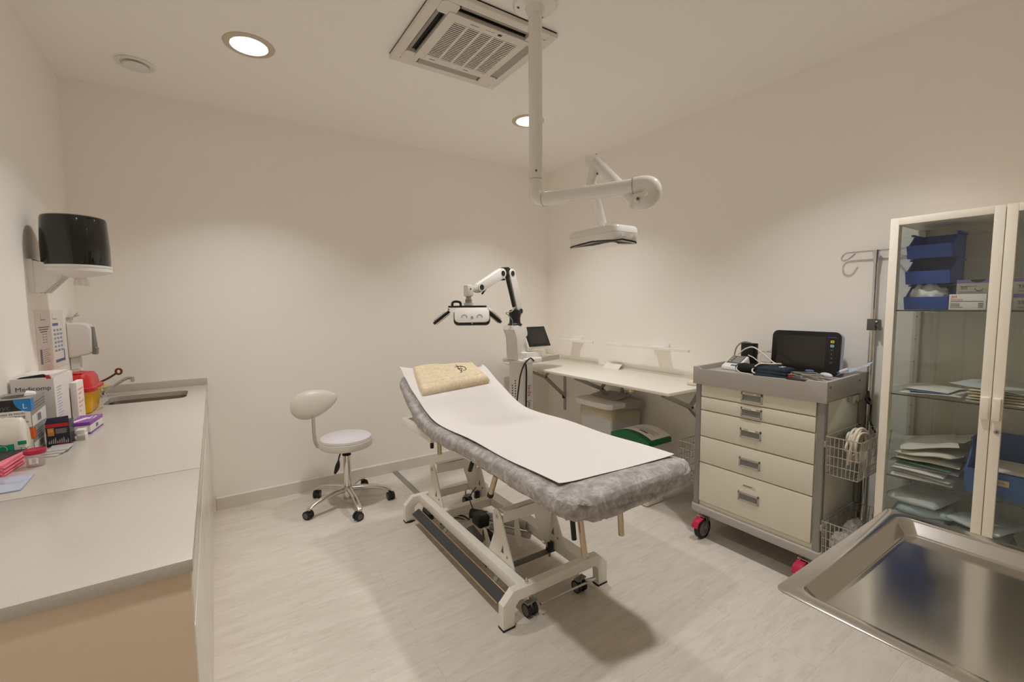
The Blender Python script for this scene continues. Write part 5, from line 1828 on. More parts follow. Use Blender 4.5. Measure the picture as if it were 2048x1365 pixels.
def build_bins():
    # tall bin with two-part lid and liner
    x0, x1, y0, y1, zt = 2.47, 2.87, 2.37, 2.795, 0.655
    t = thing('waste_bin', 'white waste bin with a grey hood, white flap and cream liner under the shelf', 'bin', (2.67, 2.58, 0))
    m = MB()
    bt = 0.56
    pts = [(x0 + 0.10, y0 + 0.05, 0.0), (x1 - 0.03, y0 + 0.05, 0.0), (x1 - 0.03, y1 - 0.05, 0.0), (x0 + 0.10, y1 - 0.05, 0.0), (x0 + 0.04, y0 + 0.03, bt), (x1 - 0.01, y0 + 0.03, bt), (x1 - 0.01, y1 - 0.03, bt), (x0 + 0.04, y1 - 0.03, bt)]
    m.hexa(pts, M('bin_pale_grey', (208, 208, 206), 0.4), 0.03, 4)
    m.build('tub', t)
    m = MB()

    def lf(u, v):
        a = 2 * PI * u
        e = 0.35
        hx, hy = (x1 - x0) / 2 - 0.018, (y1 - y0) / 2 - 0.02
        x = (x0 + x1) / 2 + 0.01 + math.copysign(abs(math.cos(a)) ** e, math.cos(a)) * hx
        y = (y0 + y1) / 2 + math.copysign(abs(math.sin(a)) ** e, math.sin(a)) * hy
        w = noise.noise(Vector((x * 16, y * 16, v * 3)))
        z = bt + 0.045 - 0.075 * v - 0.012 * v * (1 + math.sin(a * 3 + 1)) + 0.010 * w * v
        return Vector((x + 0.006 * w, y + 0.006 * w, z))
    m.grid(lf, 90, 8, LINER)
    m.build('liner', t, smooth=60)
    m = MB()
    m.prism([(x0 + 0.15, 0.60), (x1, 0.575), (x1, 0.63), (x1 - 0.02, 0.645), (x1 - 0.10, 0.668), (x0 + 0.15, 0.648)], 'y', y0 + 0.005, y1 - 0.005, GREYPL, 0.01, 3)
    m.obox((x1 - 0.16, (y0 + y1) / 2, 0.668), (0.2, 0.24, 0.006), GREYPL, Matrix.Rotation(-0.14, 3, 'Y'), 0.002)
    m.build('hood', t)
    m = MB()
    for k, (dx, dy, s, mt) in enumerate(((0.06, -0.07, 0.03, PRINTDARK), (0.10, 0.0, 0.034, PRINTDARK), (0.13, 0.06, 0.026, PRINTDARK), (0.2, -0.05, 0.028, M('sticker_teal', (40, 96, 104), 0.5)), (0.15, -0.02, 0.03, bpy.data.materials['print_crimson']))):
        m.obox((x0 + 0.16 + dx, (y0 + y1) / 2 + dy, 0.664 + 0.139 * (0.04 + dx - 0.12) + 0.0015), (0.022, s, 0.0015), mt, Matrix.Rotation(-0.14, 3, 'Y'))
    m.build('stickers', t)
    m = MB()
    poly = [(x0 + 0.165, y1 - 0.0), (x0 + 0.03, y1 - 0.005), (x0 + 0.005, y1 - 0.03), (x0, y1 - 0.06), (x0, y1 - 0.12), (x0 - 0.012, y1 - 0.135), (x0 - 0.012, y0 + 0.135), (x0, y0 + 0.12), (x0, y0 + 0.06), (x0 + 0.005, y0 + 0.03), (x0 + 0.03, y0 + 0.005), (x0 + 0.165, y0 + 0.0)]
    m.prism(poly, 'z', 0.612, 0.655, WHITE, 0.008, 3)
    m.build('front_flap', t)
    # low bin with green lid and taped sheet
    x0, x1, y0, y1 = 2.42, 2.665, 1.965, 2.315
    t = thing('recycling_bin', 'white bin with a domed green lid and a paper sheet on top', 'bin', (2.54, 2.14, 0))
    m = MB()
    m.hexa([(x0 + 0.03, y0 + 0.03, 0), (x1 - 0.03, y0 + 0.03, 0), (x1 - 0.03, y1 - 0.03, 0), (x0 + 0.03, y1 - 0.03, 0), (x0 + 0.012, y0 + 0.012, 0.455), (x1 - 0.012, y0 + 0.012, 0.455), (x1 - 0.012, y1 - 0.012, 0.455), (x0 + 0.012, y1 - 0.012, 0.455)], M('bin_white', (220, 214, 206), 0.4), 0.02, 3)
    m.build('tub', t)

    def dome(y):
        q = (y - (y0 + y1) / 2) / ((y1 - y0) / 2)
        return 0.475 + 0.042 * (1 - q * q)
    m = MB()
    prof = [(y0, 0.445)] + [(y1, 0.445)] + [(y1 - (y1 - y0) * k / 16, dome(y1 - (y1 - y0) * k / 16)) for k in range(17)]
    m.prism(prof, 'x', x0, x1, GREEN, 0.004, 2)
    m.build('lid', t)
    m = MB()
    m.grid(lambda u, v: Vector((x0 + 0.045 + (x1 - x0 - 0.04) * u, y0 + 0.012 + (y1 - y0 - 0.065) * v, dome(y0 + 0.012 + (y1 - y0 - 0.065) * v) + 0.004)), 6, 18, PAPER, 0.0012)
    for (u, v0, v1) in ((0.30, 0.1, 0.8), (0.36, 0.1, 0.7), (0.42, 0.15, 0.75), (0.5, 0.1, 0.6), (0.56, 0.1, 0.7)):
        m.grid(lambda a, b: Vector((x0 + 0.045 + (x1 - x0 - 0.04) * (u + 0.018 * a), y0 + 0.012 + (y1 - y0 - 0.065) * (v0 + (v1 - v0) * b), dome(y0 + 0.012 + (y1 - y0 - 0.065) * (v0 + (v1 - v0) * b)) + 0.0047)), 1, 10, PRINTGREY)
    m.grid(lambda a, b: Vector((x0 + 0.045 + (x1 - x0 - 0.04) * (0.18 + 0.07 * a), y0 + 0.012 + (y1 - y0 - 0.065) * (0.25 + 0.25 * b), dome(y0 + 0.012 + (y1 - y0 - 0.065) * (0.25 + 0.25 * b)) + 0.0048)), 1, 4, PRINTDARK)
    m.build('taped_sheet', t)

def wire_basket(m, x0, x1, y0, y1, z0, z1, nx, ny, rows, r=0.0022, lean=0.0):
    def ring(z, e, rr):
        m.tube([(x0 + e, y0 + e, z), (x1 - e, y0 + e, z), (x1 - e, y1, z), (x0 + e, y1, z), (x0 + e, y0 + e, z)], rr, WIRE, 6)
    ring(z1, 0, r * 1.5)
    for k in range(rows):
        f = (k + 1) / (rows + 1)
        ring(z1 - (z1 - z0) * f, lean * f, r)
    ring(z0, lean, r)
    for k in range(nx + 1):
        f = k / nx
        xa = x0 + (x1 - x0) * f
        xb = x0 + lean + (x1 - x0 - 2 * lean) * f
        m.tube([(xa, y0, z1), (xb, y0 + lean, z0), (xb, y1, z0), (xa, y1, z1)], r, WIRE, 6)
    for k in range(ny + 1):
        f = k / ny
        ya = y0 + (y1 - y0) * f
        yb = y0 + lean + (y1 - y0 - lean) * f
        m.tube([(x0, ya, z1), (x0 + lean, yb, z0), (x1 - lean, yb, z0), (x1, ya, z1)], r, WIRE, 6)

# ------------------------------------------------------------------ drawer trolley
def build_trolley():
    t = thing('drawer_trolley', 'cream five-drawer medical trolley with grey frame, wire baskets and drip pole', 'trolley', (2.63, 1.265, 0))
    fx, bx, y0, y1 = 2.405, 2.86, 0.918, 1.612
    m = MB()
    m.box(fx + 0.018, bx - 0.02, y0 + 0.014, y1 - 0.014, 0.20, 0.955, CREAM, 0.003)
    m.build('body', t)
    for y in (y0, y1 - 0.036):
        for x in (fx + 0.002, bx - 0.035):
            m = MB()
            m.prism(rrect(x, x + 0.035, y, y + 0.036, 0.009), 'z', 0.195, 0.955, GREYMET)
            m.build('corner_post', t)
    m = MB()
    m.box(fx + 0.012, fx + 0.03, y0 + 0.036, 0.957, 0.20, 0.95, CREAM, 0.001)
    m.box(fx + 0.012, fx + 0.03, 1.573, y1 - 0.036, 0.20, 0.95, CREAM, 0.001)
    m.box(fx + 0.012, fx + 0.03, y0 + 0.036, y1 - 0.036, 0.195, 0.224, CREAM, 0.001)
    m.build('front_frame', t)
    m = MB()
    m.box(fx + 0.045, bx - 0.05, y0 + 0.008, y0 + 0.014, 0.235, 0.94, M('side_panel_pale', (224, 222, 206), 0.2), 0.002)
    m.box(bx - 0.13, bx - 0.055, y0 + 0.002, y0 + 0.008, 0.90, 0.94, CREAM, 0.002)
    m.cyl((bx - 0.09, y0 + 0.004, 0.905), (bx - 0.09, y0 - 0.002, 0.905), 0.008, GREYMET, n=12)
    m.cyl((bx - 0.18, y0 + 0.008, 0.925), (bx - 0.18, y0 + 0.002, 0.925), 0.01, GREYPL, n=12)
    m.build('side_panel', t)
    # grey bumper at the bottom
    m = MB()
    m.prism(rrect(fx - 0.012, bx + 0.004, y0 - 0.012, y1 + 0.012, 0.03), 'z', 0.155, 0.198, GREYPL, 0.008, 3)
    m.build('bumper', t)
    # moulded top tray
    zt = 1.021
    m = MB()
    m.box(fx - 0.004, bx + 0.004, y0 - 0.006, y1 + 0.008, 0.950, zt, GREYPL, 0.004)
    fy0, fy1 = y0 - 0.008, y1 + 0.01
    prof = [(fy0, 0.943), (fy1, 0.943), (fy1, 1.047), (fy1 - 0.035, 1.047), (fy1 - 0.05, 1.030), (fy0 + 0.105, 1.030), (fy0 + 0.088, 1.047), (fy0, 1.047)]
    m.prism(prof, 'x', fx - 0.012, fx + 0.006, GREYPL, 0.004)
    for ya, yb in ((fy0, fy0 + 0.016), (fy1 - 0.016, fy1)):
        m.prism([(fx, 0.97), (bx + 0.006, 0.97), (bx + 0.006, 1.055), (fx, 1.047)], 'y', ya, yb, GREYPL, 0.004)
    m.box(bx - 0.008, bx + 0.008, fy0, fy1, 0.97, 1.056, GREYPL, 0.004)
    m.prism([(bx - 0.045, 0.91), (bx + 0.006, 0.90), (bx + 0.006, 1.05), (bx - 0.06, 1.05), (bx - 0.06, 0.975)], 'y', fy0 + 0.001, fy0 + 0.02, GREYPL, 0.003)
    for x in (fx + 0.02, bx - 0.09):
        m.cyl((x, fy0 + 0.001, 1.02), (x, fy0 - 0.0015, 1.02), 0.006, GREYDK, n=10)
    m.build('top_tray', t)
    # drawers
    zs = [(0.871, 0.944), (0.790, 0.868), (0.631, 0.787), (0.470, 0.628), (0.228, 0.467)]
    hz = [0.897, 0.831, 0.688, 0.534, 0.352]
    hz2 = [0.911, 0.836, 0.710, 0.545, 0.350]
    for i, (za, zb) in enumerate(zs):
        m = MB()
        m.box(fx, fx + 0.02, 0.9585, 1.5715, za + 0.0015, zb - 0.0015, CREAM, 0.003)
        d = m.build('drawer', t)
        zc_ = hz2[i]
        ya, yb = 1.213, 1.327
        z0, z1 = zc_ - 0.026, zc_ + 0.026
        if i == 0:
            z0, z1 = 0.884, 0.937
        if i == 1:
            z0, z1 = 0.80, 0.854
        m = MB()
        for b in ((ya, yb, z1 - 0.014, z1), (ya, yb, z0, z0 + 0.006), (ya, ya + 0.007, z0, z1), (yb - 0.007, yb, z0, z1)):
            m.box(fx - 0.006, fx + 0.001, b[0], b[1], b[2], b[3], GREYPL, 0.0015)
        m.box(fx - 0.0015, fx - 0.0005, ya + 0.005, yb - 0.005, z0 + 0.004, z1 - 0.012, GREYSOAP)
        h = m.build('recessed_handle', d)
        if i < 3:
            m = MB()
            m.box(fx - 0.0068, fx - 0.006, ya + 0.03, yb - 0.012, z1 - 0.0115, z1 - 0.0025, M('ivory_label', (238, 230, 206), 0.6) if i == 0 else bpy.data.materials['ivory_label'])
            for k in range(9 - 2 * i):
                m.box(fx - 0.0072, fx - 0.0068, yb - 0.022 - 0.006 * k, yb - 0.018 - 0.006 * k, z1 - 0.009, z1 - 0.005, PRINTGREY)
            m.build('drawer_label', h)
        if i == 4:
            m = MB()
            m.box(fx - 0.0008, fx + 0.0002, 1.235, 1.305, zb - 0.062, zb - 0.047, M('clear_label', (214, 206, 186), 0.3))
            for k in range(11):
                m.box(fx - 0.0012, fx - 0.0008, 1.297 - 0.0045 * k, 1.3 - 0.0045 * k, zb - 0.057, zb - 0.052, PRINTDARK)
            m.build('drawer_label', d)
    # castors with red brake pedals
    for x, y, brake in ((2.44, 1.545, 1), (2.44, 0.985, 1), (2.82, 1.545, 0), (2.82, 0.985, 0)):
        m = MB()
        a = rotz(0.0)
        ax = a @ Vector((0, 1, 0))
        c = Vector((x - 0.03, y, 0.0625))
        m.cyl(c - ax * 0.014, c + ax * 0.014, 0.0625, RUBBER, n=36)
        m.cyl(c - ax * 0.0146, c + ax * 0.0146, 0.046, M('castor_hub', (112, 106, 112), 0.5) if (brake and y > 1.5) else bpy.data.materials['castor_hub'], n=30)
        o = m.build('castor', t)
        m = MB()
        for s in (-1, 1):
            p0 = c + ax * 0.019 * s
            p1 = Vector((x, y, 0.14)) + ax * 0.019 * s
            m.beam(p0, p1, 0.004, 0.03, CHROME, 0.001, up=a @ Vector((1, 0, 0)))
        m.obox((x - 0.012, y, 0.137), (0.07, 0.046, 0.006), CHROME, a, 0.002)
        m.cyl((x, y, 0.138), (x, y, 0.158), 0.018, GREYMET, n=18)
        m.build('castor_fork', o)
        if brake:
            m = MB()
            f = a @ Vector((-1, 0, 0))
            p = Vector((x - 0.06, y, 0.128))
            m.beam(p - f * 0.01, p + f * 0.035 + Vector((0, 0, -0.012)), 0.042, 0.01, PINKRED, 0.003)
            m.beam(p + f * 0.033 + Vector((0, 0, -0.008)), p + f * 0.052 + Vector((0, 0, -0.045)), 0.042, 0.007, PINKRED, 0.003)
            m.build('brake_pedal', o)
    # wire baskets on the two sides
    for bx0, bx1, by0, by1, z0, z1, ny in ((2.392, 2.762, 0.765, 0.905, 0.605, 0.79, 8), (2.392, 2.762, 0.765, 0.905, 0.205, 0.372, 8)):
        m = MB()
        wire_basket(m, bx0, bx1, by0, by1, z0, z1, 18, ny, 3, 0.0018, 0.012)
        o = m.build('wire_basket', t)
        m = MB()
        m.box(2.41, 2.80, y0 - 0.004, y0 + 0.006, z1 - 0.062, z1 - 0.032, GREYPL, 0.002)
        m.build('mounting_rail', o)
    m = MB()
    wire_basket(m, 2.5, 2.75, 1.785, 1.628, 0.285, 0.53, 8, 6, 4, 0.002, 0.008)
    m.build('wire_basket', t)
    # drip pole at the rear corner
    px, py = 2.882, 0.905
    m = MB()
    m.cyl((px, py, 0.18), (px, py, 1.30), 0.0125, CHROME, n=24)
    m.cyl((px, py, 1.28), (px, py, 1.665), 0.009, CHROME, n=20)
    m.box(px - 0.012, px + 0.03, py, y0 + 0.01, 0.90, 0.93, GREYDK, 0.003)
    m.box(px - 0.012, px + 0.03, py, y0 + 0.01, 0.25, 0.28, GREYDK, 0.003)
    pole = m.build('drip_pole', t)
    m = MB()
    m.box(px - 0.016, px + 0.016, py - 0.018, py + 0.02, 1.275, 1.335, GREYDK, 0.004)
    m.prism([(py - 0.016, 1.335), (py - 0.034, 1.33), (py - 0.038, 1.275), (py - 0.032, 1.275), (py - 0.026, 1.295), (py - 0.016, 1.305)], 'x', px - 0.012, px + 0.012, GREYDK, 0.002)
    m.cyl((px - 0.018, py - 0.022, 1.322), (px - 0.012, py - 0.022, 1.322), 0.005, CHROME, n=10)
    m.build('height_clamp', pole)
    m = MB()
    m.lathe([(0.0, -0.03), (0.011, -0.03), (0.013, 0.0), (0.016, 0.03), (0.016, 0.038), (0.0, 0.038)], (px, py, 1.655), CHROME, 20)
    hk = crv([(px - 0.02, py + 0.085, 1.682), (px - 0.028, py + 0.11, 1.655), (px - 0.02, py + 0.14, 1.648), (px - 0.004, py + 0.152, 1.665), (px, py + 0.135, 1.687), (px, py + 0.09, 1.69), (px, py, 1.690), (px, py - 0.09, 1.690), (px, py - 0.135, 1.687), (px - 0.004, py - 0.152, 1.665), (px - 0.02, py - 0.14, 1.648), (px - 0.028, py - 0.11, 1.655), (px - 0.02, py - 0.085, 1.682)], 6)
    m.tube(hk, 0.0042, CHROME, 10)
    m.build('hook_bar', pole)
    m = MB()
    m.tube(crv([(px - 0.02, py - 0.005, 0.95), (px - 0.05, py - 0.02, 0.925), (px - 0.03, py - 0.02, 0.905), (px - 0.06, py - 0.025, 0.90), (px - 0.02, py - 0.02, 0.885), (px - 0.05, py - 0.03, 0.83), (px - 0.075, py - 0.04, 0.80), (px - 0.07, py - 0.06, 0.75)], 8), 0.005, BLACK, 8)
    m.tube(crv([(px - 0.03, py - 0.01, 0.92), (px - 0.055, py - 0.01, 0.915), (px - 0.06, py - 0.02, 0.90), (px - 0.035, py - 0.02, 0.895), (px - 0.03, py - 0.01, 0.92)], 6), 0.008, BLACK, 8)
    m.build('black_lead', t)

def build_trolley_items():
    zt = 1.0215
    # monitor
    t = thing('patient_monitor', 'black flat patient monitor standing at the rear of the drawer trolley top', 'monitor', (2.8, 1.185, zt))
    xf = 2.78
    Rm = Matrix.Rotation(math.radians(4), 3, 'Y')
    c = Vector((xf, 1.183, zt + 0.122))
    rot = rotz(0.0) @ Rm

    def tr(dx, dy, dz):
        return c + rot @ Vector((dx, dy, dz))

    def plate(m, ya, yb, za, zb, x0, x1, r, mat, bev=0.0):
        P = rrect(ya, yb, za, zb, r)
        A = [m.bm.verts.new(tr(x0, -p[0], p[1])) for p in P]
        B = [m.bm.verts.new(tr(x1, -p[0], p[1])) for p in P]
        n = len(P)
        fs = [m.bm.faces.new((A[k], A[(k + 1) % n], B[(k + 1) % n], B[k])) for k in range(n)]
        fs += [m.bm.faces.new(A[::-1]), m.bm.faces.new(B)]
        m._fin(fs, mat)
        if bev:
            m._bevel(fs[-2:], bev, 2, mat)
    m = MB()
    plate(m, -0.175, 0.175, -0.118, 0.118, 0.012, 0.05, 0.03, M('monitor_pale_blue', (196, 208, 226), 0.35), 0.006)
    m.box(xf + 0.02, xf + 0.06, 1.09, 1.28, zt, zt + 0.02, BLACK, 0.004)
    m.build('rear_shell', t)
    m = MB()
    plate(m, -0.176, 0.176, -0.119, 0.119, 0.0, 0.013, 0.03, BLACK, 0.003)
    m.build('front_bezel', t)
    m = MB()
    plate(m, -0.145, 0.107, -0.094, 0.092, -0.001, 0.002, 0.003, SCREEN)
    m.build('screen', t)
    m = MB()
    for k, mt in enumerate((YELBTN, CYANBTN, GREYPL, GREYPL, GREYPL, GREYPL)):
        z = 0.066 - 0.0225 * k
        if k < 2:
            plate(m, 0.129, 0.146, z - 0.007, z + 0.007, -0.002, 0.001, 0.003, mt)
            plate(m, 0.135, 0.140, z - 0.0025, z + 0.0025, -0.0024, -0.001, 0.001, GREYDK)
        else:
            plate(m, 0.128, 0.146, z - 0.007, z + 0.007, -0.0012, 0.001, 0.003, GREYDK)
            plate(m, 0.129, 0.145, z - 0.006, z + 0.006, -0.0016, 0.001, 0.003, BLACK)
            plate(m, 0.135, 0.139, z - 0.002, z + 0.002, -0.002, -0.001, 0.001, mt)
    plate(m, 0.116, 0.121, 0.089, 0.093, -0.001, 0.001, 0.0005, PRINTBLUE)
    for k in range(9):
        plate(m, 0.123 + 0.0037 * k, 0.1257 + 0.0037 * k, 0.0885, 0.0915, -0.001, 0.001, 0.0003, PRINTBLUE)
    m.build('buttons', t)
    # blood pressure meter
    t = thing('blood_pressure_meter', 'white wedge-shaped blood pressure meter with grey display on the trolley', 'blood pressure meter', (2.62, 1.49, zt))
    cx, cy = 2.625, 1.493
    R0 = rotz(-0.12)

    def bp(dx, dy, z):
        return Vector((cx, cy, zt)) + R0 @ Vector((dx, dy, z))
    m = MB()
    m.hexa([bp(-0.055, -0.062, 0.0), bp(0.06, -0.062, 0.0), bp(0.06, 0.062, 0.0), bp(-0.055, 0.062, 0.0), bp(-0.05, -0.06, 0.022), bp(0.05, -0.055, 0.082), bp(0.05, 0.055, 0.082), bp(-0.05, 0.06, 0.022)], WHITE, 0.008, 3)
    m.build('case', t)
    nx = Vector((-0.06, 0, 0.1)).normalized()

    def face(m, a0, a1, b0, b1, mat, lift):
        pts = []
        for b, a in ((b0, a0), (b0, a1), (b1, a1), (b1, a0)):
            pts.append(bp(-0.05 + 0.1 * b + nx.x * lift, a, 0.022 + 0.06 * b + nx.z * lift))
        low = [p - (R0 @ nx) * 0.003 for p in pts]
        m.hexa(low + pts, mat)
    m = MB()
    face(m, -0.042, 0.047, 0.28, 0.93, GREYDK, 0.0012)
    face(m, -0.036, 0.014, 0.36, 0.86, M('lcd_grey', (140, 136, 128), 0.25), 0.0018)
    for k in range(3):
        face(m, 0.026, 0.041, 0.42 + 0.16 * k, 0.50 + 0.16 * k, GREYPL, 0.0018)
    m.build('display', t)
    m = MB()
    face(m, -0.03, 0.0, 0.06, 0.17, PRINTBLUE, 0.002)
    m.build('start_button', t)
    # black battery pack behind it
    m = MB()
    m.obox((2.745, 1.475, zt + 0.078), (0.045, 0.088, 0.156), BLACK, rotz(-0.2), 0.006)
    tag(m.build('power_pack'), 'upright black power pack behind the blood pressure meter', 'power pack')
    m = MB()
    m.ell((2.575, 1.388, zt + 0.026), (0.036, 0.075, 0.026), CUFFBLACK, rotz(-0.15), 28, 16, lambda p: Vector((math.copysign(abs(p.x) ** 0.8, p.x), math.copysign(abs(p.y) ** 0.6, p.y), p.z * (0.95 + 0.08 * math.sin(p.y * 7)))))
    m.ell((2.64, 1.345, zt + 0.024), (0.03, 0.07, 0.024), CUFFBLACK, rotz(0.3), 24, 14, lambda p: Vector((p.x, math.copysign(abs(p.y) ** 0.6, p.y), p.z)))
    tag(m.build('arm_cuff'), 'rolled plain black arm cuff in front of the power pack', 'arm cuff')
    # folded dark teal cuff with white print
    t = thing('arm_cuff', 'folded dark teal arm cuff with white print at the trolley front', 'arm cuff', (2.56, 1.235, zt))
    for k in range(3):
        m = MB()
        rz = rotz(0.15 - 0.06 * k)
        z0 = zt + 0.001 + 0.0165 * k

        def cf(u, v):
            p = Vector(((u - 0.5) * 0.115, (v - 0.5) * 0.165 * (1 - 0.05 * k), 0))
            e = min(u, 1 - u, v, 1 - v)
            h = 0.0155 * (0.45 + 0.55 * math.sqrt(min(1, e / 0.14)))
            q = rz @ p
            return Vector((2.558 + 0.006 * k + q.x, 1.238 - 0.004 * k + q.y, z0 + h + 0.003 * noise.noise(Vector((q.x * 25, q.y * 25, k)))))
        m.grid(cf, 20, 24, CUFFTEAL, lambda u, v: Vector((0, 0, -0.010)))
        m.build('cuff_fold', t, smooth=60)
    m = MB()
    for k in range(12):
        a = 0.03 + 0.006 * (k % 5)
        x, y = 2.545 + 0.008 * (k % 6), 1.185 + 0.004 * (k % 3) + (0.0 if k < 6 else 0.012)
        m.obox((x, y, zt + 0.0535), (0.0045, 0.010, 0.0008), BOXWHITE, rotz(0.4 * (k % 4)))
    for k in range(7):
        m.obox((2.602 - 0.002 * (k % 2), 1.255 + 0.008 * k - 0.01, zt + 0.0545), (0.003, 0.005, 0.0008), BOXWHITE)
    m.build('printing', t)
    # lead bundle with red clips
    t = thing('lead_bundle', 'tangled grey sensor leads with red clips at the trolley front right', 'sensor leads', (2.60, 1.09, zt))
    rnd = random.Random(3)
    m = MB()
    for k in range(11):
        pts = []
        n = 7
        for q in range(n):
            a = q / (n - 1)
            pts.append((2.545 + 0.02 * math.sin(a * 6 + k) + 0.0105 * (k % 6), 1.155 - 0.15 * a + rnd.uniform(-0.006, 0.006), zt + 0.004 + 0.005 * (k // 2) + 0.010 * math.sin(PI * a) * rnd.uniform(0.3, 1)))
        m.tube(crv(pts, 5), 0.0026, CABLEGREY, 6)
    m.build('leads', t)
    m = MB()
    for k in range(3):
        m.beam((2.535 + 0.012 * k, 1.165 + 0.006 * k, zt + 0.006 + 0.006 * k), (2.55 + 0.014 * k, 1.135 + 0.004 * k, zt + 0.012 + 0.006 * k), 0.008, 0.007, RED, 0.002)
    m.build('red_clips', t)
    m = MB()
    m.ell((2.645, 1.015, zt + 0.022), (0.016, 0.04, 0.014), M('sensor_lilac', (222, 214, 220), 0.35), rotz(-0.5), 20, 12)
    m.ell((2.66, 1.10, zt + 0.035), (0.012, 0.022, 0.006), PRINTBLUE, rotz(0.2), 16, 10)
    m.build('finger_sensor', t)
    m = MB()
    m.cyl((2.432, 1.092, zt + 0.0105), (2.434, 1.012, zt + 0.0105), 0.0095, BLACK, n=18)
    m.cyl((2.432, 1.092, zt + 0.0105), (2.4315, 1.112, zt + 0.0105), 0.0095, BLACK, r1=0.003, n=18)
    tag(m.build('marker_pen'), 'short black pen lying along the trolley front lip', 'pen')
    # meter tubing
    m = MB()
    z = zt
    m.tube(crv([(2.69, 1.54, z + 0.02), (2.70, 1.545, z + 0.07), (2.70, 1.53, z + 0.13), (2.70, 1.49, z + 0.163), (2.715, 1.45, z + 0.16)], 8), 0.0042, CABLEGREY, 8)
    m.tube(crv([(2.68, 1.51, z + 0.085), (2.67, 1.46, z + 0.125), (2.67, 1.41, z + 0.138), (2.665, 1.35, z + 0.105), (2.65, 1.28, z + 0.06), (2.63, 1.235, z + 0.058), (2.60, 1.225, z + 0.064), (2.575, 1.26, z + 0.062), (2.565, 1.32, z + 0.056), (2.53, 1.34, z + 0.02), (2.505, 1.30, z + 0.008), (2.52, 1.27, z + 0.008)], 8), 0.0042, CABLEWHITE, 8)
    m.tube(crv([(2.66, 1.435, z + 0.09), (2.65, 1.40, z + 0.08), (2.63, 1.35, z + 0.058), (2.62, 1.30, z + 0.055)], 8), 0.003, CABLEWHITE, 8)
    m.tube(crv([(2.57, 1.447, z + 0.04), (2.52, 1.425, z + 0.02), (2.50, 1.39, z + 0.005), (2.495, 1.34, z + 0.004)], 8), 0.0025, CABLEWHITE, 8)
    tag(m.build('air_tubing', smooth=80), 'cream air tubing looping over the trolley top to the cuffs', 'tubing')
    m = MB()
    m.tube(crv([(2.80, 1.372, z + 0.12), (2.77, 1.40, z + 0.10), (2.74, 1.41, z + 0.06), (2.73, 1.40, z + 0.015), (2.75, 1.385, z + 0.008)], 8), 0.003, CABLEWHITE, 8)
    m.tube(crv([(2.80, 1.37, z + 0.105), (2.765, 1.415, z + 0.105), (2.745, 1.425, z + 0.08), (2.74, 1.415, z + 0.03), (2.745, 1.395, z + 0.008)], 8), 0.002, CABLEGREY, 6)
    tag(m.build('monitor_leads', smooth=80), 'thin leads hanging down at the left side of the monitor', 'cable')
    # packet and syringe at the right rear corner
    t = thing('syringe_packet', 'clear and pale blue syringe packet poking over the rear right trolley corner', 'packet', (2.80, 0.97, zt))
    m = MB()
    m.grid(lambda u, v: Vector((2.76 + 0.07 * v, 1.01 - 0.135 * u, zt + 0.012 + 0.062 * u + 0.018 * v + 0.004 * math.sin(u * 9))), 12, 6, BLUEFILM, 0.0015)
    m.build('film', t, smooth=60)
    m = MB()
    m.cyl((2.77, 1.0, zt + 0.03), (2.775, 0.965, zt + 0.05), 0.008, WHITE, n=14)
    m.cyl((2.77, 1.005, zt + 0.027), (2.774, 1.011, zt + 0.024), 0.006, PRINTBLUE, n=14)
    m.build('syringe', t)
    # coiled white cable in the basket
    m = MB()
    rnd = random.Random(5)
    pts = []
    cxx, cyy, czz = 2.535, 0.835, 0.705
    for k in range(66):
        a = k * 2 * PI / 12
        lay = k / 66
        r1 = 0.068 + 0.03 * math.sin(k * 0.55) + 0.012 * math.sin(k * 1.9)
        pts.append((cxx + r1 * math.cos(a) + 0.05 * (lay - 0.5) + 0.012 * math.sin(k * 0.8), cyy + (lay - 0.5) * 0.08, czz + 0.01 + r1 * 1.02 * math.sin(a)))
    m.tube(crv(pts, 3), 0.0058, CABLEWHITE, 8)
    m.tube(crv([(2.45, 0.835, 0.66), (2.435, 0.82, 0.74), (2.455, 0.81, 0.815), (2.51, 0.805, 0.83), (2.57, 0.80, 0.80)], 8), 0.0065, CABLEWHITE, 8)
    m.obox((2.52, 0.80, 0.70), (0.03, 0.03, 0.05), WHITE, rotz(0.4), 0.006)
    tag(m.build('coiled_cable', smooth=80), 'coiled cream power cable in the upper wire basket', 'cable')
    # clear bags in the lower basket
    for k, (x, y, z, s, lab) in enumerate(((2.46, 0.835, 0.265, 0.055, 'rumpled clear plastic bag at the front of the lower wire basket'), (2.61, 0.84, 0.275, 0.066, 'rumpled clear plastic bag at the back of the lower wire basket'))):
        m = MB()
        m.ell((x, y, z), (s * 1.15, 0.054, s), BAGFILM, None, 36, 24, lambda p: p * (1 + 0.22 * noise.noise(p * 2.5 + Vector((k * 5, 0, 0))) + 0.12 * noise.noise(p * 6)))
        tag(m.build('plastic_bag', smooth=50), lab, 'plastic bag', 'bags in the lower basket')

# ------------------------------------------------------------------ glazed cabinet
CX0, CX1, CY0, CY1, CZ1 = 2.49, 2.9, 0.047, 0.737, 1.785

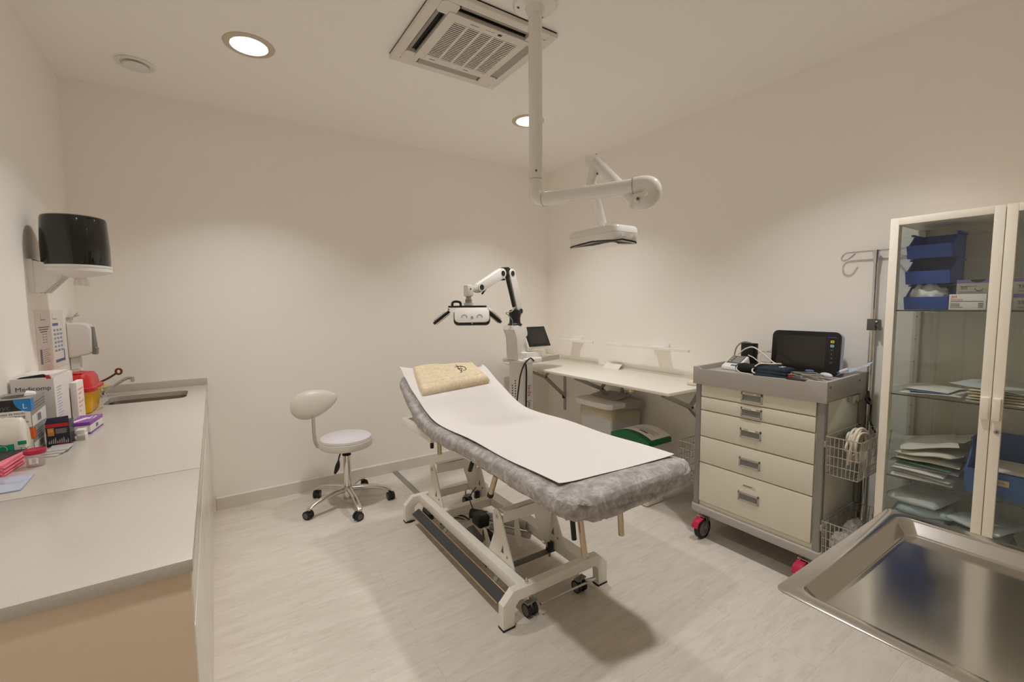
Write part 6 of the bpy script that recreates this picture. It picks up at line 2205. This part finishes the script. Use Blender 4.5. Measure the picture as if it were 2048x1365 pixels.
def pouch(name, c, sx, sy, th, mat, rz=0.0, tilt=(0.0, 0.0), seed=0, wave=0.006, label=None, group=None, curl=0.0):
    R_ = rotz(rz) @ Matrix.Rotation(tilt[0], 3, 'X') @ Matrix.Rotation(tilt[1], 3, 'Y')
    c = Vector(c)
    m = MB()

    def f(u, v, s=1):
        x, y = (u - 0.5) * sx, (v - 0.5) * sy
        e = min(u, 1 - u, v, 1 - v)
        puff = th / 2 * math.sqrt(min(1, e / 0.12)) * (0.75 + 0.5 * noise.noise(Vector((x * 14, y * 14, seed * 3.1))))
        z = wave * noise.noise(Vector((x * 9 + seed, y * 9, seed * 1.7))) * 1.5 + curl * (2 * v - 1) ** 4 * (0.5 + u)
        return c + R_ @ Vector((x, y, z + s * max(0.0006, puff)))
    T = [[m.bm.verts.new(f(i / 18, j / 18)) for j in range(19)] for i in range(19)]
    B = [[m.bm.verts.new(f(i / 18, j / 18, -1)) for j in range(19)] for i in range(19)]
    fs = []
    for i in range(18):
        for j in range(18):
            fs.append(m.bm.faces.new((T[i][j], T[i + 1][j], T[i + 1][j + 1], T[i][j + 1])))
            fs.append(m.bm.faces.new((B[i][j], B[i][j + 1], B[i + 1][j + 1], B[i + 1][j])))
    for i in range(18):
        fs.append(m.bm.faces.new((T[i][0], B[i][0], B[i + 1][0], T[i + 1][0])))
        fs.append(m.bm.faces.new((T[i][18], T[i + 1][18], B[i + 1][18], B[i][18])))
        fs.append(m.bm.faces.new((T[0][i], T[0][i + 1], B[0][i + 1], B[0][i])))
        fs.append(m.bm.faces.new((T[18][i], B[18][i], B[18][i + 1], T[18][i + 1])))
    m._fin(fs, mat)
    o = m.build(name, smooth=65)
    return tag(o, label, 'pouch', group)

def open_bin(m, x0, y0, y1, z0, d, h, mat, t=0.004):
    """open-fronted storage bin, front towards -x"""
    for y in (y0, y1 - t):
        m.prism([(x0 + 0.02, z0), (x0 + d, z0), (x0 + d + 0.004, z0 + h), (x0 + 0.40 * d, z0 + h), (x0 + 0.10, z0 + h * 0.94), (x0 + 0.028, z0 + h * 0.52), (x0, z0 + h * 0.48)], 'y', y, y + t, mat, 0.001)
    m.box(x0 + 0.02, x0 + d, y0, y1, z0, z0 + t, mat)
    m.box(x0 + d - t, x0 + d + 0.003, y0, y1, z0, z0 + h, mat)
    m.hexa([(x0 + 0.016, y0, z0), (x0 + 0.022, y0, z0), (x0 + 0.022, y1, z0), (x0 + 0.016, y1, z0), (x0 - 0.002, y0, z0 + h * 0.5), (x0 + 0.004, y0, z0 + h * 0.5), (x0 + 0.004, y1, z0 + h * 0.5), (x0 - 0.002, y1, z0 + h * 0.5)], mat, 0.001)
    m.box(x0 + 0.35 * d, x0 + d + 0.006, y0 - 0.006, y0 + 0.002, z0 + h - 0.008, z0 + h, mat, 0.001)
    m.box(x0 + 0.35 * d, x0 + d + 0.006, y1 - 0.002, y1 + 0.006, z0 + h - 0.008, z0 + h, mat, 0.001)
    m.box(x0 + d - 0.002, x0 + d + 0.012, y0 - 0.004, y1 + 0.004, z0 + h - 0.008, z0 + h, mat, 0.001)

def build_cabinet():
    t = thing('glazed_cabinet', 'tall cream metal cabinet with two glass doors and glass shelves', 'cabinet', ((CX0 + CX1) / 2, (CY0 + CY1) / 2, 0))
    W_ = CABWHITE
    xd = CX0 + 0.02
    m = MB()
    m.box(xd, CX1, CY0, CY1, CZ1 - 0.02, CZ1, W_, 0.002)
    m.box(xd, CX1, CY0, CY1, 0.07, 0.10, W_, 0.002)
    m.build('top_and_base', t)
    m = MB()
    m.box(CX1 - 0.012, CX1, CY0, CY1, 0.10, CZ1 - 0.02, CABBACK)
    for k in range(7):
        y = CY0 + 0.07 + k * 0.09
        m.prism([(CX1 - 0.012, y - 0.012), (CX1 - 0.016, y - 0.006), (CX1 - 0.016, y + 0.006), (CX1 - 0.012, y + 0.012)], 'z', 0.12, CZ1 - 0.2, CABBACK)
    m.box(CX1 - 0.02, CX1 - 0.012, CY0 + 0.02, CY1 - 0.02, CZ1 - 0.16, CZ1 - 0.06, M('cabinet_reflection_band', (206, 202, 192), 0.45), 0.002)  # band added in place of a reflection across the upper back
    m.build('back_panel', t)
    for y in (CY0, CY1 - 0.028):
        for x in (xd, CX1 - 0.040):
            m = MB()
            m.box(x, x + 0.028, y, y + 0.028, 0.10, CZ1 - 0.02, CABBACK if x > 2.7 else W_, 0.001)
            if x > 2.7:
                for k in range(14):
                    m.cyl((x - 0.0002, y + 0.014, 0.25 + 0.11 * k), (x - 0.001, y + 0.014, 0.25 + 0.11 * k), 0.003, GREYDK, n=8)
            m.build('corner_post', t)
    for y in (CY0 + 0.012, CY1 - 0.016):
        m = MB()
        m.box(xd + 0.028, CX1 - 0.04, y, y + 0.004, 0.10, CZ1 - 0.02, GLASS)
        m.build('side_glass', t)
    for y in (CY0 + 0.03, CY1 - 0.07):
        for x in (xd + 0.01, CX1 - 0.05):
            m = MB()
            m.box(x, x + 0.04, y, y + 0.04, 0.0, 0.07, W_, 0.002)
            m.build('leg', t)
    for z in (1.388, 1.015, 0.641, 0.30):
        m = MB()
        m.box(xd + 0.012, CX1 - 0.025, CY0 + 0.022, CY1 - 0.022, z - 0.006, z, GLASS)
        m.box(xd + 0.0115, xd + 0.0125, CY0 + 0.022, CY1 - 0.022, z - 0.0055, z - 0.0005, M('glass_edge_green', (40, 58, 52), 0.2) if z > 1.3 else bpy.data.materials['glass_edge_green'])
        m.build('glass_shelf', t)
    for i, (ya, yb) in enumerate(((0.393, CY1), (CY0, 0.3905))):
        m = MB()
        s = 0.030
        m.box(CX0, xd - 0.001, ya, ya + s, 0.075, CZ1, W_, 0.002)
        m.box(CX0, xd - 0.001, yb - s, yb, 0.075, CZ1, W_, 0.002)
        m.box(CX0, xd - 0.001, ya + s, yb - s, CZ1 - s, CZ1, W_, 0.002)
        m.box(CX0, xd - 0.001, ya + s, yb - s, 0.075, 0.075 + s, W_, 0.002)
        d = m.build('door', t)
        m = MB()
        m.box(CX0 + 0.008, CX0 + 0.012, ya + s - 0.004, yb - s + 0.004, 0.075 + s - 0.004, CZ1 - s + 0.004, GLASS)
        m.build('door_glass', d)
        m = MB()
        if i == 0:
            m.box(CX0 - 0.013, CX0 + 0.001, 0.397, 0.420, 0.963, 1.05, W_, 0.003)
        else:
            m.box(CX0 - 0.018, CX0 + 0.001, 0.364, 0.387, 0.963, 1.05, W_, 0.003)
        m.build('handle', d)
        if i == 1:
            m = MB()
            m.cyl((CX0 + 0.001, 0.3705, 0.919), (CX0 - 0.002, 0.3705, 0.919), 0.0095, STEEL, n=20)
            m.cyl((CX0 - 0.002, 0.3705, 0.919), (CX0 - 0.0032, 0.3705, 0.919), 0.006, GREYMET, n=16)
            m.box(CX0 - 0.0036, CX0 - 0.003, 0.3697, 0.3713, 0.9155, 0.9225, BLACK)
            m.build('lock', d)

def suture_box(x0, y0, y1, z0, lab):
    z1 = z0 + 0.061
    t = thing('suture_box', lab, 'box', (x0 + 0.05, (y0 + y1) / 2, z0), 0, 'suture boxes on the top shelf')
    m = MB()
    m.box(x0, x0 + 0.10, y0, y1, z0, z1, BOXSUTURE, 0.001)
    m.quad([(x0 - 0.0004, y0, z1 - 0.014), (x0 - 0.0004, y1, z1 - 0.014), (x0 - 0.0004, y1, z1 - 0.0005), (x0 - 0.0004, y0, z1 - 0.0005)], LAVENDER)
    m.box(x0 + 0.001, x0 + 0.1, y0 + 0.001, y1 - 0.001, z1, z1 + 0.0006, LAVENDER)
    yc = (y0 + y1) / 2
    m.prism([(yc - 0.022 * math.cos(PI * k / 10), z1 + 0.0005 - 0.012 * math.sin(PI * k / 10)) for k in range(11)], 'x', x0 - 0.001, x0 - 0.0005, BOXBLACK)
    m.text('3/0', (x0 - 0.0008, y1 - 0.012, z0 + 0.022), (0, -1, 0), (0, 0, 1), 0.016, PRINTDARK)
    for k in range(2):
        m.box(x0 - 0.0008, x0 - 0.0002, y0 + 0.045 + 0.02 * k, y1 - 0.01, z0 + 0.010 - 0.004 * k + 0.028 * k, z0 + 0.0125 - 0.004 * k + 0.028 * k, PRINTGREY)
    m.tube([(x0 - 0.001, yc - 0.004 + 0.012 * math.cos(PI + PI * k / 10), z0 + 0.026 + 0.010 * math.sin(PI + PI * k / 10)) for k in range(11)], 0.0008, PRINTDARK, 5)
    m.quad([(x0 - 0.0006, y0 + 0.006, z0 + 0.02), (x0 - 0.0006, y0 + 0.02, z0 + 0.012), (x0 - 0.0006, y0 + 0.022, z0 + 0.03), (x0 - 0.0006, y0 + 0.014, z0 + 0.036)], PRINTDARK)
    m.build('carton_body', t)

def build_cabinet_contents():
    S1, S2, S3, S4 = 1.3885, 1.0155, 0.6415, 0.3005
    # stack of blue open-front bins
    for k, lab in enumerate(('small blue storage bin holding a white packet, bottom of the stack', 'small blue storage bin in the middle of the stack of three', 'small blue storage bin on top of the stack of three')):
        m = MB()
        open_bin(m, 2.588, 0.557, 0.704, S1 + 0.1125 * k, 0.215, 0.112, BLUEBIN)
        tag(m.build('storage_bin'), lab, 'storage bin', 'stacked blue bins')
    m = MB()
    m.ell((2.655, 0.635, S1 + 0.050), (0.045, 0.068, 0.058), M('gauze_packet', (232, 230, 226), 0.45), None, 44, 28, lambda p: Vector((p.x, p.y, p.z * (1 + 0.45 * max(0, noise.noise(Vector((p.y * 3.2, p.x * 2, 4)))))) ) * (1 + 0.18 * noise.noise(p * 2.6) + 0.07 * noise.noise(p * 7)))
    tag(m.build('gauze_packet', smooth=40), 'crumpled white gauze packet in the lowest small blue bin', 'packet')
    # white carton with red lettering
    t = thing('tape_box', 'white carton with red lettering in front of the suture boxes', 'box', (2.57, 0.5, S1))
    m = MB()
    rz = rotz(0.0)
    x0 = 2.535
    m.box(x0, x0 + 0.055, 0.434, 0.542, S1, S1 + 0.064, BOXWHITE, 0.001)
    m.text('3M', (x0 - 0.0006, 0.537, S1 + 0.048), (0, -1, 0), (0, 0, 1), 0.0145, RED)
    m.text('Steri-Strip', (x0 - 0.0006, 0.537, S1 + 0.039), (0, -1, 0), (0, 0, 1), 0.009, RED)
    m.box(x0 - 0.0007, x0 - 0.0002, 0.442, 0.537, S1 + 0.034, S1 + 0.036, PRINTDARK)
    for k in range(4):
        m.box(x0 - 0.0007, x0 - 0.0002, 0.51 - 0.01 * (k == 0), 0.537, S1 + 0.010 + 0.005 * k, S1 + 0.0122 + 0.005 * k, PRINTGREY)
    for k in range(3):
        m.box(x0 - 0.0007, x0 - 0.0002, 0.441, 0.456, S1 + 0.010 + 0.007 * k, S1 + 0.0142 + 0.007 * k, PRINTGREY)
    m.build('carton_body', t)
    suture_box(2.60, 0.408, 0.533, S1, 'stone-coloured suture box behind the white carton, lower of the two')
    suture_box(2.598, 0.41, 0.535, S1 + 0.062, 'lavender-topped suture box behind the white carton, upper of the two')
    suture_box(2.60, 0.245, 0.372, S1, 'suture box behind the right glass door, lower of the two')
    suture_box(2.60, 0.247, 0.374, S1 + 0.062, 'suture box behind the right glass door, upper of the two')
    # second shelf
    g2 = 'pouches on the second glass shelf'
    pouch('sterile_pouch', (2.66, 0.60, S2 + 0.010), 0.24, 0.20, 0.010, POUCH, 0.1, (0, 0), 1, 0.004, 'flat white pouch lying at the bottom left of the second glass shelf', g2)
    pouch('sterile_pouch', (2.68, 0.605, S2 + 0.023), 0.22, 0.17, 0.010, POUCH, -0.1, (0.02, 0), 2, 0.004, 'crinkled pale pouch on top of the flat pouch, second glass shelf', g2)
    m = MB()
    m.obox((2.63, 0.60, S2 + 0.0165), (0.16, 0.13, 0.002), PRINTBLUE, rotz(0.15))
    tag(m.build('blue_leaflet'), 'thin blue-edged leaflet between the two pouches at the left of the second shelf', 'leaflet')
    for k in range(5):
        pouch('paper_packet', (2.62 + 0.004 * k, 0.375 + 0.005 * (k % 2), S2 + 0.0065 + 0.0105 * k), 0.2, 0.185 - 0.004 * (k % 2), 0.009, M('packet_ivory', (230, 222, 200), 0.5) if k == 0 else bpy.data.materials['packet_ivory'], 0.03 * (k % 3) - 0.03, (0, 0), 10 + k, 0.001,
              'flat ivory packet, %s in the stack behind the door handles' % ('lowest', 'second from the bottom', 'middle one', 'second from the top', 'just under the bluish top pouch')[k], 'ivory packets behind the door handles')
    pouch('sterile_pouch', (2.66, 0.40, S2 + 0.062), 0.24, 0.22, 0.006, POUCHBLUE, -0.2, (0.05, -0.02), 16, 0.003, 'thin bluish pouch on top of the ivory packet stack', g2)
    pouch('sterile_pouch', (2.66, 0.21, S2 + 0.016), 0.24, 0.15, 0.022, M('packet_ivory_dull', (206, 200, 174), 0.5), 0.1, (0, 0), 17, 0.003, 'thick dull ivory pouch behind the right door on the second shelf', g2)
    pouch('sterile_pouch', (2.68, 0.19, S2 + 0.042), 0.22, 0.19, 0.008, POUCHBLUE, -0.1, (-0.04, 0), 18, 0.003, 'thin bluish pouch on the dull ivory pouch behind the right door', g2)
    # third shelf: pile of pouches and a big blue bin
    g3 = 'pouches piled on the third glass shelf'
    spec = [((2.62, 0.60, S3 + 0.008), 0.21, 0.20, 0.010, PAPER, 0.1, (0, 0), 'white folded sheet packet at the very bottom of the big pouch pile'),
            ((2.64, 0.585, S3 + 0.022), 0.23, 0.21, 0.014, POUCHBLUE, -0.15, (0, 0), 'bluish pouch second from the bottom of the big pouch pile'),
            ((2.60, 0.605, S3 + 0.040), 0.18, 0.17, 0.016, PAPER, 0.05, (0, 0), 'white rolled packet third from the bottom of the big pouch pile'),
            ((2.64, 0.59, S3 + 0.056), 0.23, 0.205, 0.012, POUCHBLUE, 0.1, (0, 0), 'grey-blue pouch fourth from the bottom of the big pouch pile'),
            ((2.63, 0.595, S3 + 0.070), 0.22, 0.20, 0.010, POUCHGREEN, -0.05, (0, 0), 'green-edged pouch in the middle of the big pouch pile'),
            ((2.64, 0.59, S3 + 0.086), 0.23, 0.205, 0.018, POUCH, 0.12, (0.02, 0), 'pale pouch third from the top of the big pouch pile'),
            ((2.63, 0.58, S3 + 0.115), 0.23, 0.20, 0.02, POUCH, -0.1, (-0.10, 0.04), 'crinkled white pouch second from the top of the big pouch pile'),
            ((2.66, 0.605, S3 + 0.152), 0.25, 0.19, 0.016, POUCH, 0.25, (-0.22, 0.0), 'tilted white pouch on top of the big pouch pile')]
    for i, (c, sx, sy, th, mt, rz, tl, lab) in enumerate(spec):
        pouch('sterile_pouch', c, sx, sy, th, mt, rz, tl, 20 + i, 0.004 + 0.004 * (i > 4), lab, g3, 0.0)
    pouch('sterile_pouch', (2.75, 0.53, S3 + 0.165), 0.2, 0.16, 0.012, POUCH, -0.3, (-0.3, -0.1), 31, 0.006, 'dull white pouch leaning against the cabinet back behind the pile', g3)
    t = thing('storage_bin', 'large blue open-front storage bin on the third glass shelf', 'storage bin', (2.7, 0.29, S3))
    m = MB()
    open_bin(m, 2.545, 0.13, 0.462, S3, 0.30, 0.205, M('blue_bin_large', (36, 96, 168), 0.4), 0.006)
    m.build('bin_shell', t)
    m = MB()
    m.box(2.541, 2.5445, 0.335, 0.375, S3 + 0.055, S3 + 0.078, M('bin_label_tan', (214, 196, 150), 0.6))
    m.text('CAMPO', (2.5402, 0.372, S3 + 0.064), (0, -1, 0), (0, 0, 1), 0.008, PRINTDARK)
    m.build('paper_label', t)
    for k in range(4):
        pouch('sterile_pouch', (2.68, 0.295 + 0.004 * (k % 2), S3 + 0.022 + 0.026 * k), 0.2, 0.27, 0.022, PAPER if k % 2 else POUCH, 0.04 * k - 0.06, (0, 0), 40 + k, 0.003, 'white packet inside the large blue bin, %s' % ('lowest of four', 'second from the bottom', 'second from the top', 'topmost of four')[k], 'packets in the large blue bin')
    # bottom shelf: grey-blue wraps
    g4 = 'wrapped sets on the lowest glass shelf'
    for k in range(7):
        pouch('wrapped_set', (2.65 + 0.01 * math.sin(k * 2), 0.60 + 0.012 * math.cos(k * 3), S4 + 0.022 + 0.036 * k), 0.25, 0.19, 0.042, POUCHTEAL if k % 3 else POUCHBLUE, 0.2 * math.sin(k * 1.7), (0.03 * math.sin(k), 0), 50 + k, 0.005, 'grey-blue wrapped set in the left pile of the lowest shelf, %s' % ('lowest', 'second from the bottom', 'third from the bottom', 'middle one', 'third from the top', 'second from the top', 'topmost')[k], g4)
    for k in range(6):
        pouch('wrapped_set', (2.64 + 0.01 * math.sin(k * 2), 0.405 + 0.01 * math.cos(k * 3), S4 + 0.022 + 0.036 * k), 0.25, 0.17, 0.042, POUCHTEAL if (k + 1) % 3 else POUCHBLUE, -0.25 * math.sin(k * 1.3 + 1), (0.03, 0.08 if k == 5 else 0), 60 + k, 0.005, 'grey-blue wrapped set in the middle pile of the lowest shelf, %s' % ('lowest', 'second from the bottom', 'third from the bottom', 'third from the top', 'second from the top', 'topmost')[k], g4)
    for k in range(6):
        pouch('wrapped_set', (2.65, 0.20 + 0.01 * math.cos(k * 2), S4 + 0.022 + 0.036 * k), 0.25, 0.18, 0.042, POUCHTEAL if (k + 2) % 3 else POUCHBLUE, 0.2 * math.sin(k * 1.1 + 2), (0, 0), 70 + k, 0.005, 'grey-blue wrapped set behind the right door on the lowest shelf, %s' % ('lowest', 'second from the bottom', 'third from the bottom', 'third from the top', 'second from the top', 'topmost')[k], g4)

# ------------------------------------------------------------------ instrument tray in the foreground
def build_tray():
    x0, x1, y1 = 0.836, 1.408, 0.388
    y0 = -0.012
    zr = 0.90
    m = MB()
    rings = []
    for (ins, dz, r) in ((0.0, -0.002, 0.016), (0.0, 0.0, 0.016), (0.0015, 0.0005, 0.016), (0.0275, 0.0005, 0.026), (0.030, 0.0, 0.026), (0.033, -0.0025, 0.026), (0.035, -0.005, 0.026), (0.050, -0.0255, 0.022), (0.053, -0.0285, 0.021), (0.057, -0.0297, 0.02), (0.064, -0.03, 0.019)):
        rings.append([m.bm.verts.new((p[0], p[1], zr + dz)) for p in rrect(x0 + ins, x1 - ins, y0 + ins, y1 - ins, max(0.004, r), 8)])
    fs = []
    for i in range(len(rings) - 1):
        n = len(rings[i])
        for k in range(n):
            fs.append(m.bm.faces.new((rings[i][k], rings[i][(k + 1) % n], rings[i + 1][(k + 1) % n], rings[i + 1][k])))
    fs.append(m.bm.faces.new(rings[-1]))
    # underside
    lo = []
    for (ins, dz, r) in ((0.029, -0.0022, 0.026), (0.033, -0.004, 0.026), (0.051, -0.029, 0.022), (0.058, -0.0315, 0.02)):
        lo.append([m.bm.verts.new((p[0], p[1], zr + dz)) for p in rrect(x0 + ins, x1 - ins, y0 + ins, y1 - ins, max(0.004, r), 8)])
    seq = [rings[0]] + lo
    for i in range(len(seq) - 1):
        n = len(seq[i])
        for k in range(n):
            fs.append(m.bm.faces.new((seq[i][k], seq[i][(k + 1) % n], seq[i + 1][(k + 1) % n], seq[i + 1][k])))
    fs.append(m.bm.faces.new(lo[-1]))
    m._fin(fs, TRAYST)
    tag(m.build('instrument_tray', smooth=60), 'large empty satin steel instrument tray in the right foreground', 'tray')
    zf = zr - 0.0318
    t = thing('tray_stand', 'steel stand carrying the large instrument tray, mostly out of view', 'stand', (1.12, 0.0, 0))
    m = MB()
    P = [(x, y, zf - 0.006) for x, y in rrect(0.96, 1.29, 0.05, 0.26, 0.03)]
    m.tube(P, 0.006, STEEL, 10, closed=True)
    m.build('tray_frame', t)
    m = MB()
    m.tube(crv([(1.12, 0.06, zf - 0.012), (1.12, -0.05, zf - 0.014), (1.12, -0.2, zf - 0.02), (1.12, -0.24, zf - 0.06), (1.12, -0.245, 0.6)], 6), 0.011, STEEL, 14)
    m.cyl((1.12, -0.245, 0.62), (1.12, -0.245, 0.05), 0.015, STEEL, n=20)
    m.build('column', t)
    m = MB()
    m.tube([(0.9, -0.08, 0.035), (0.92, -0.245, 0.04), (1.32, -0.245, 0.04), (1.34, -0.08, 0.035)], 0.014, STEEL, 12)
    for x, y in ((0.9, -0.08), (1.34, -0.08), (0.92, -0.25), (1.32, -0.25)):
        m.cyl((x, y, 0.0), (x, y, 0.035), 0.016, RUBBER, n=14)
    m.build('base', t)

# ------------------------------------------------------------------ camera and settings
def build_camera():
    f, yaw, pit, roll, h = 894.0556, 0.5875, 0.0809, -0.0088, 1.4254
    cy, sy = math.cos(yaw), math.sin(yaw)
    fw, r, u = Vector((sy, cy, 0)), Vector((cy, -sy, 0)), Vector((0, 0, 1))
    cp, sp = math.cos(pit), math.sin(pit)
    f2, u2 = fw * cp - u * sp, u * cp + fw * sp
    cr, sr = math.cos(roll), math.sin(roll)
    r3, u3 = r * cr + u2 * sr, u2 * cr - r * sr
    cam = bpy.data.cameras.new('camera')
    cam.sensor_fit = 'HORIZONTAL'
    cam.sensor_width = 36.0
    cam.lens = f / 2048 * 36.0
    cam.clip_start = 0.02
    o = bpy.data.objects.new('camera', cam)
    COL.objects.link(o)
    o.matrix_world = Matrix(((r3.x, u3.x, -f2.x, 0), (r3.y, u3.y, -f2.y, 0), (r3.z, u3.z, -f2.z, h), (0, 0, 0, 1)))
    SC.camera = o

def settings():
    w = bpy.data.worlds.new('World')
    SC.world = w
    w.use_nodes = True
    w.node_tree.nodes['Background'].inputs['Color'].default_value = (0, 0, 0, 1)
    w.node_tree.nodes['Background'].inputs['Strength'].default_value = 0
    SC.view_settings.view_transform = 'Standard'
    SC.view_settings.look = 'None'
    SC.view_settings.gamma = 1.0
    SC.view_settings.exposure = EXPOSURE
    SC.view_settings.use_curve_mapping = False
    c = SC.cycles
    c.use_denoising = True
    c.max_bounces = 12
    c.diffuse_bounces = 10
    c.glossy_bounces = 4
    c.transparent_max_bounces = 16
    c.sample_clamp_indirect = 6.0
    c.caustics_reflective = False
    c.caustics_refractive = False

EXPOSURE = 0.0
build_room()
build_downlights()
build_valve()
build_ac()
build_exam_lamp()
build_treatment_lamp()
build_couch()
build_cover()
build_paper()
build_towel()
build_stool()
build_counter()
build_counter_items()
build_left_wall()
build_wall_shelf()
build_bins()
build_trolley()
build_trolley_items()
build_cabinet()
build_cabinet_contents()
build_tray()
build_camera()
settings()
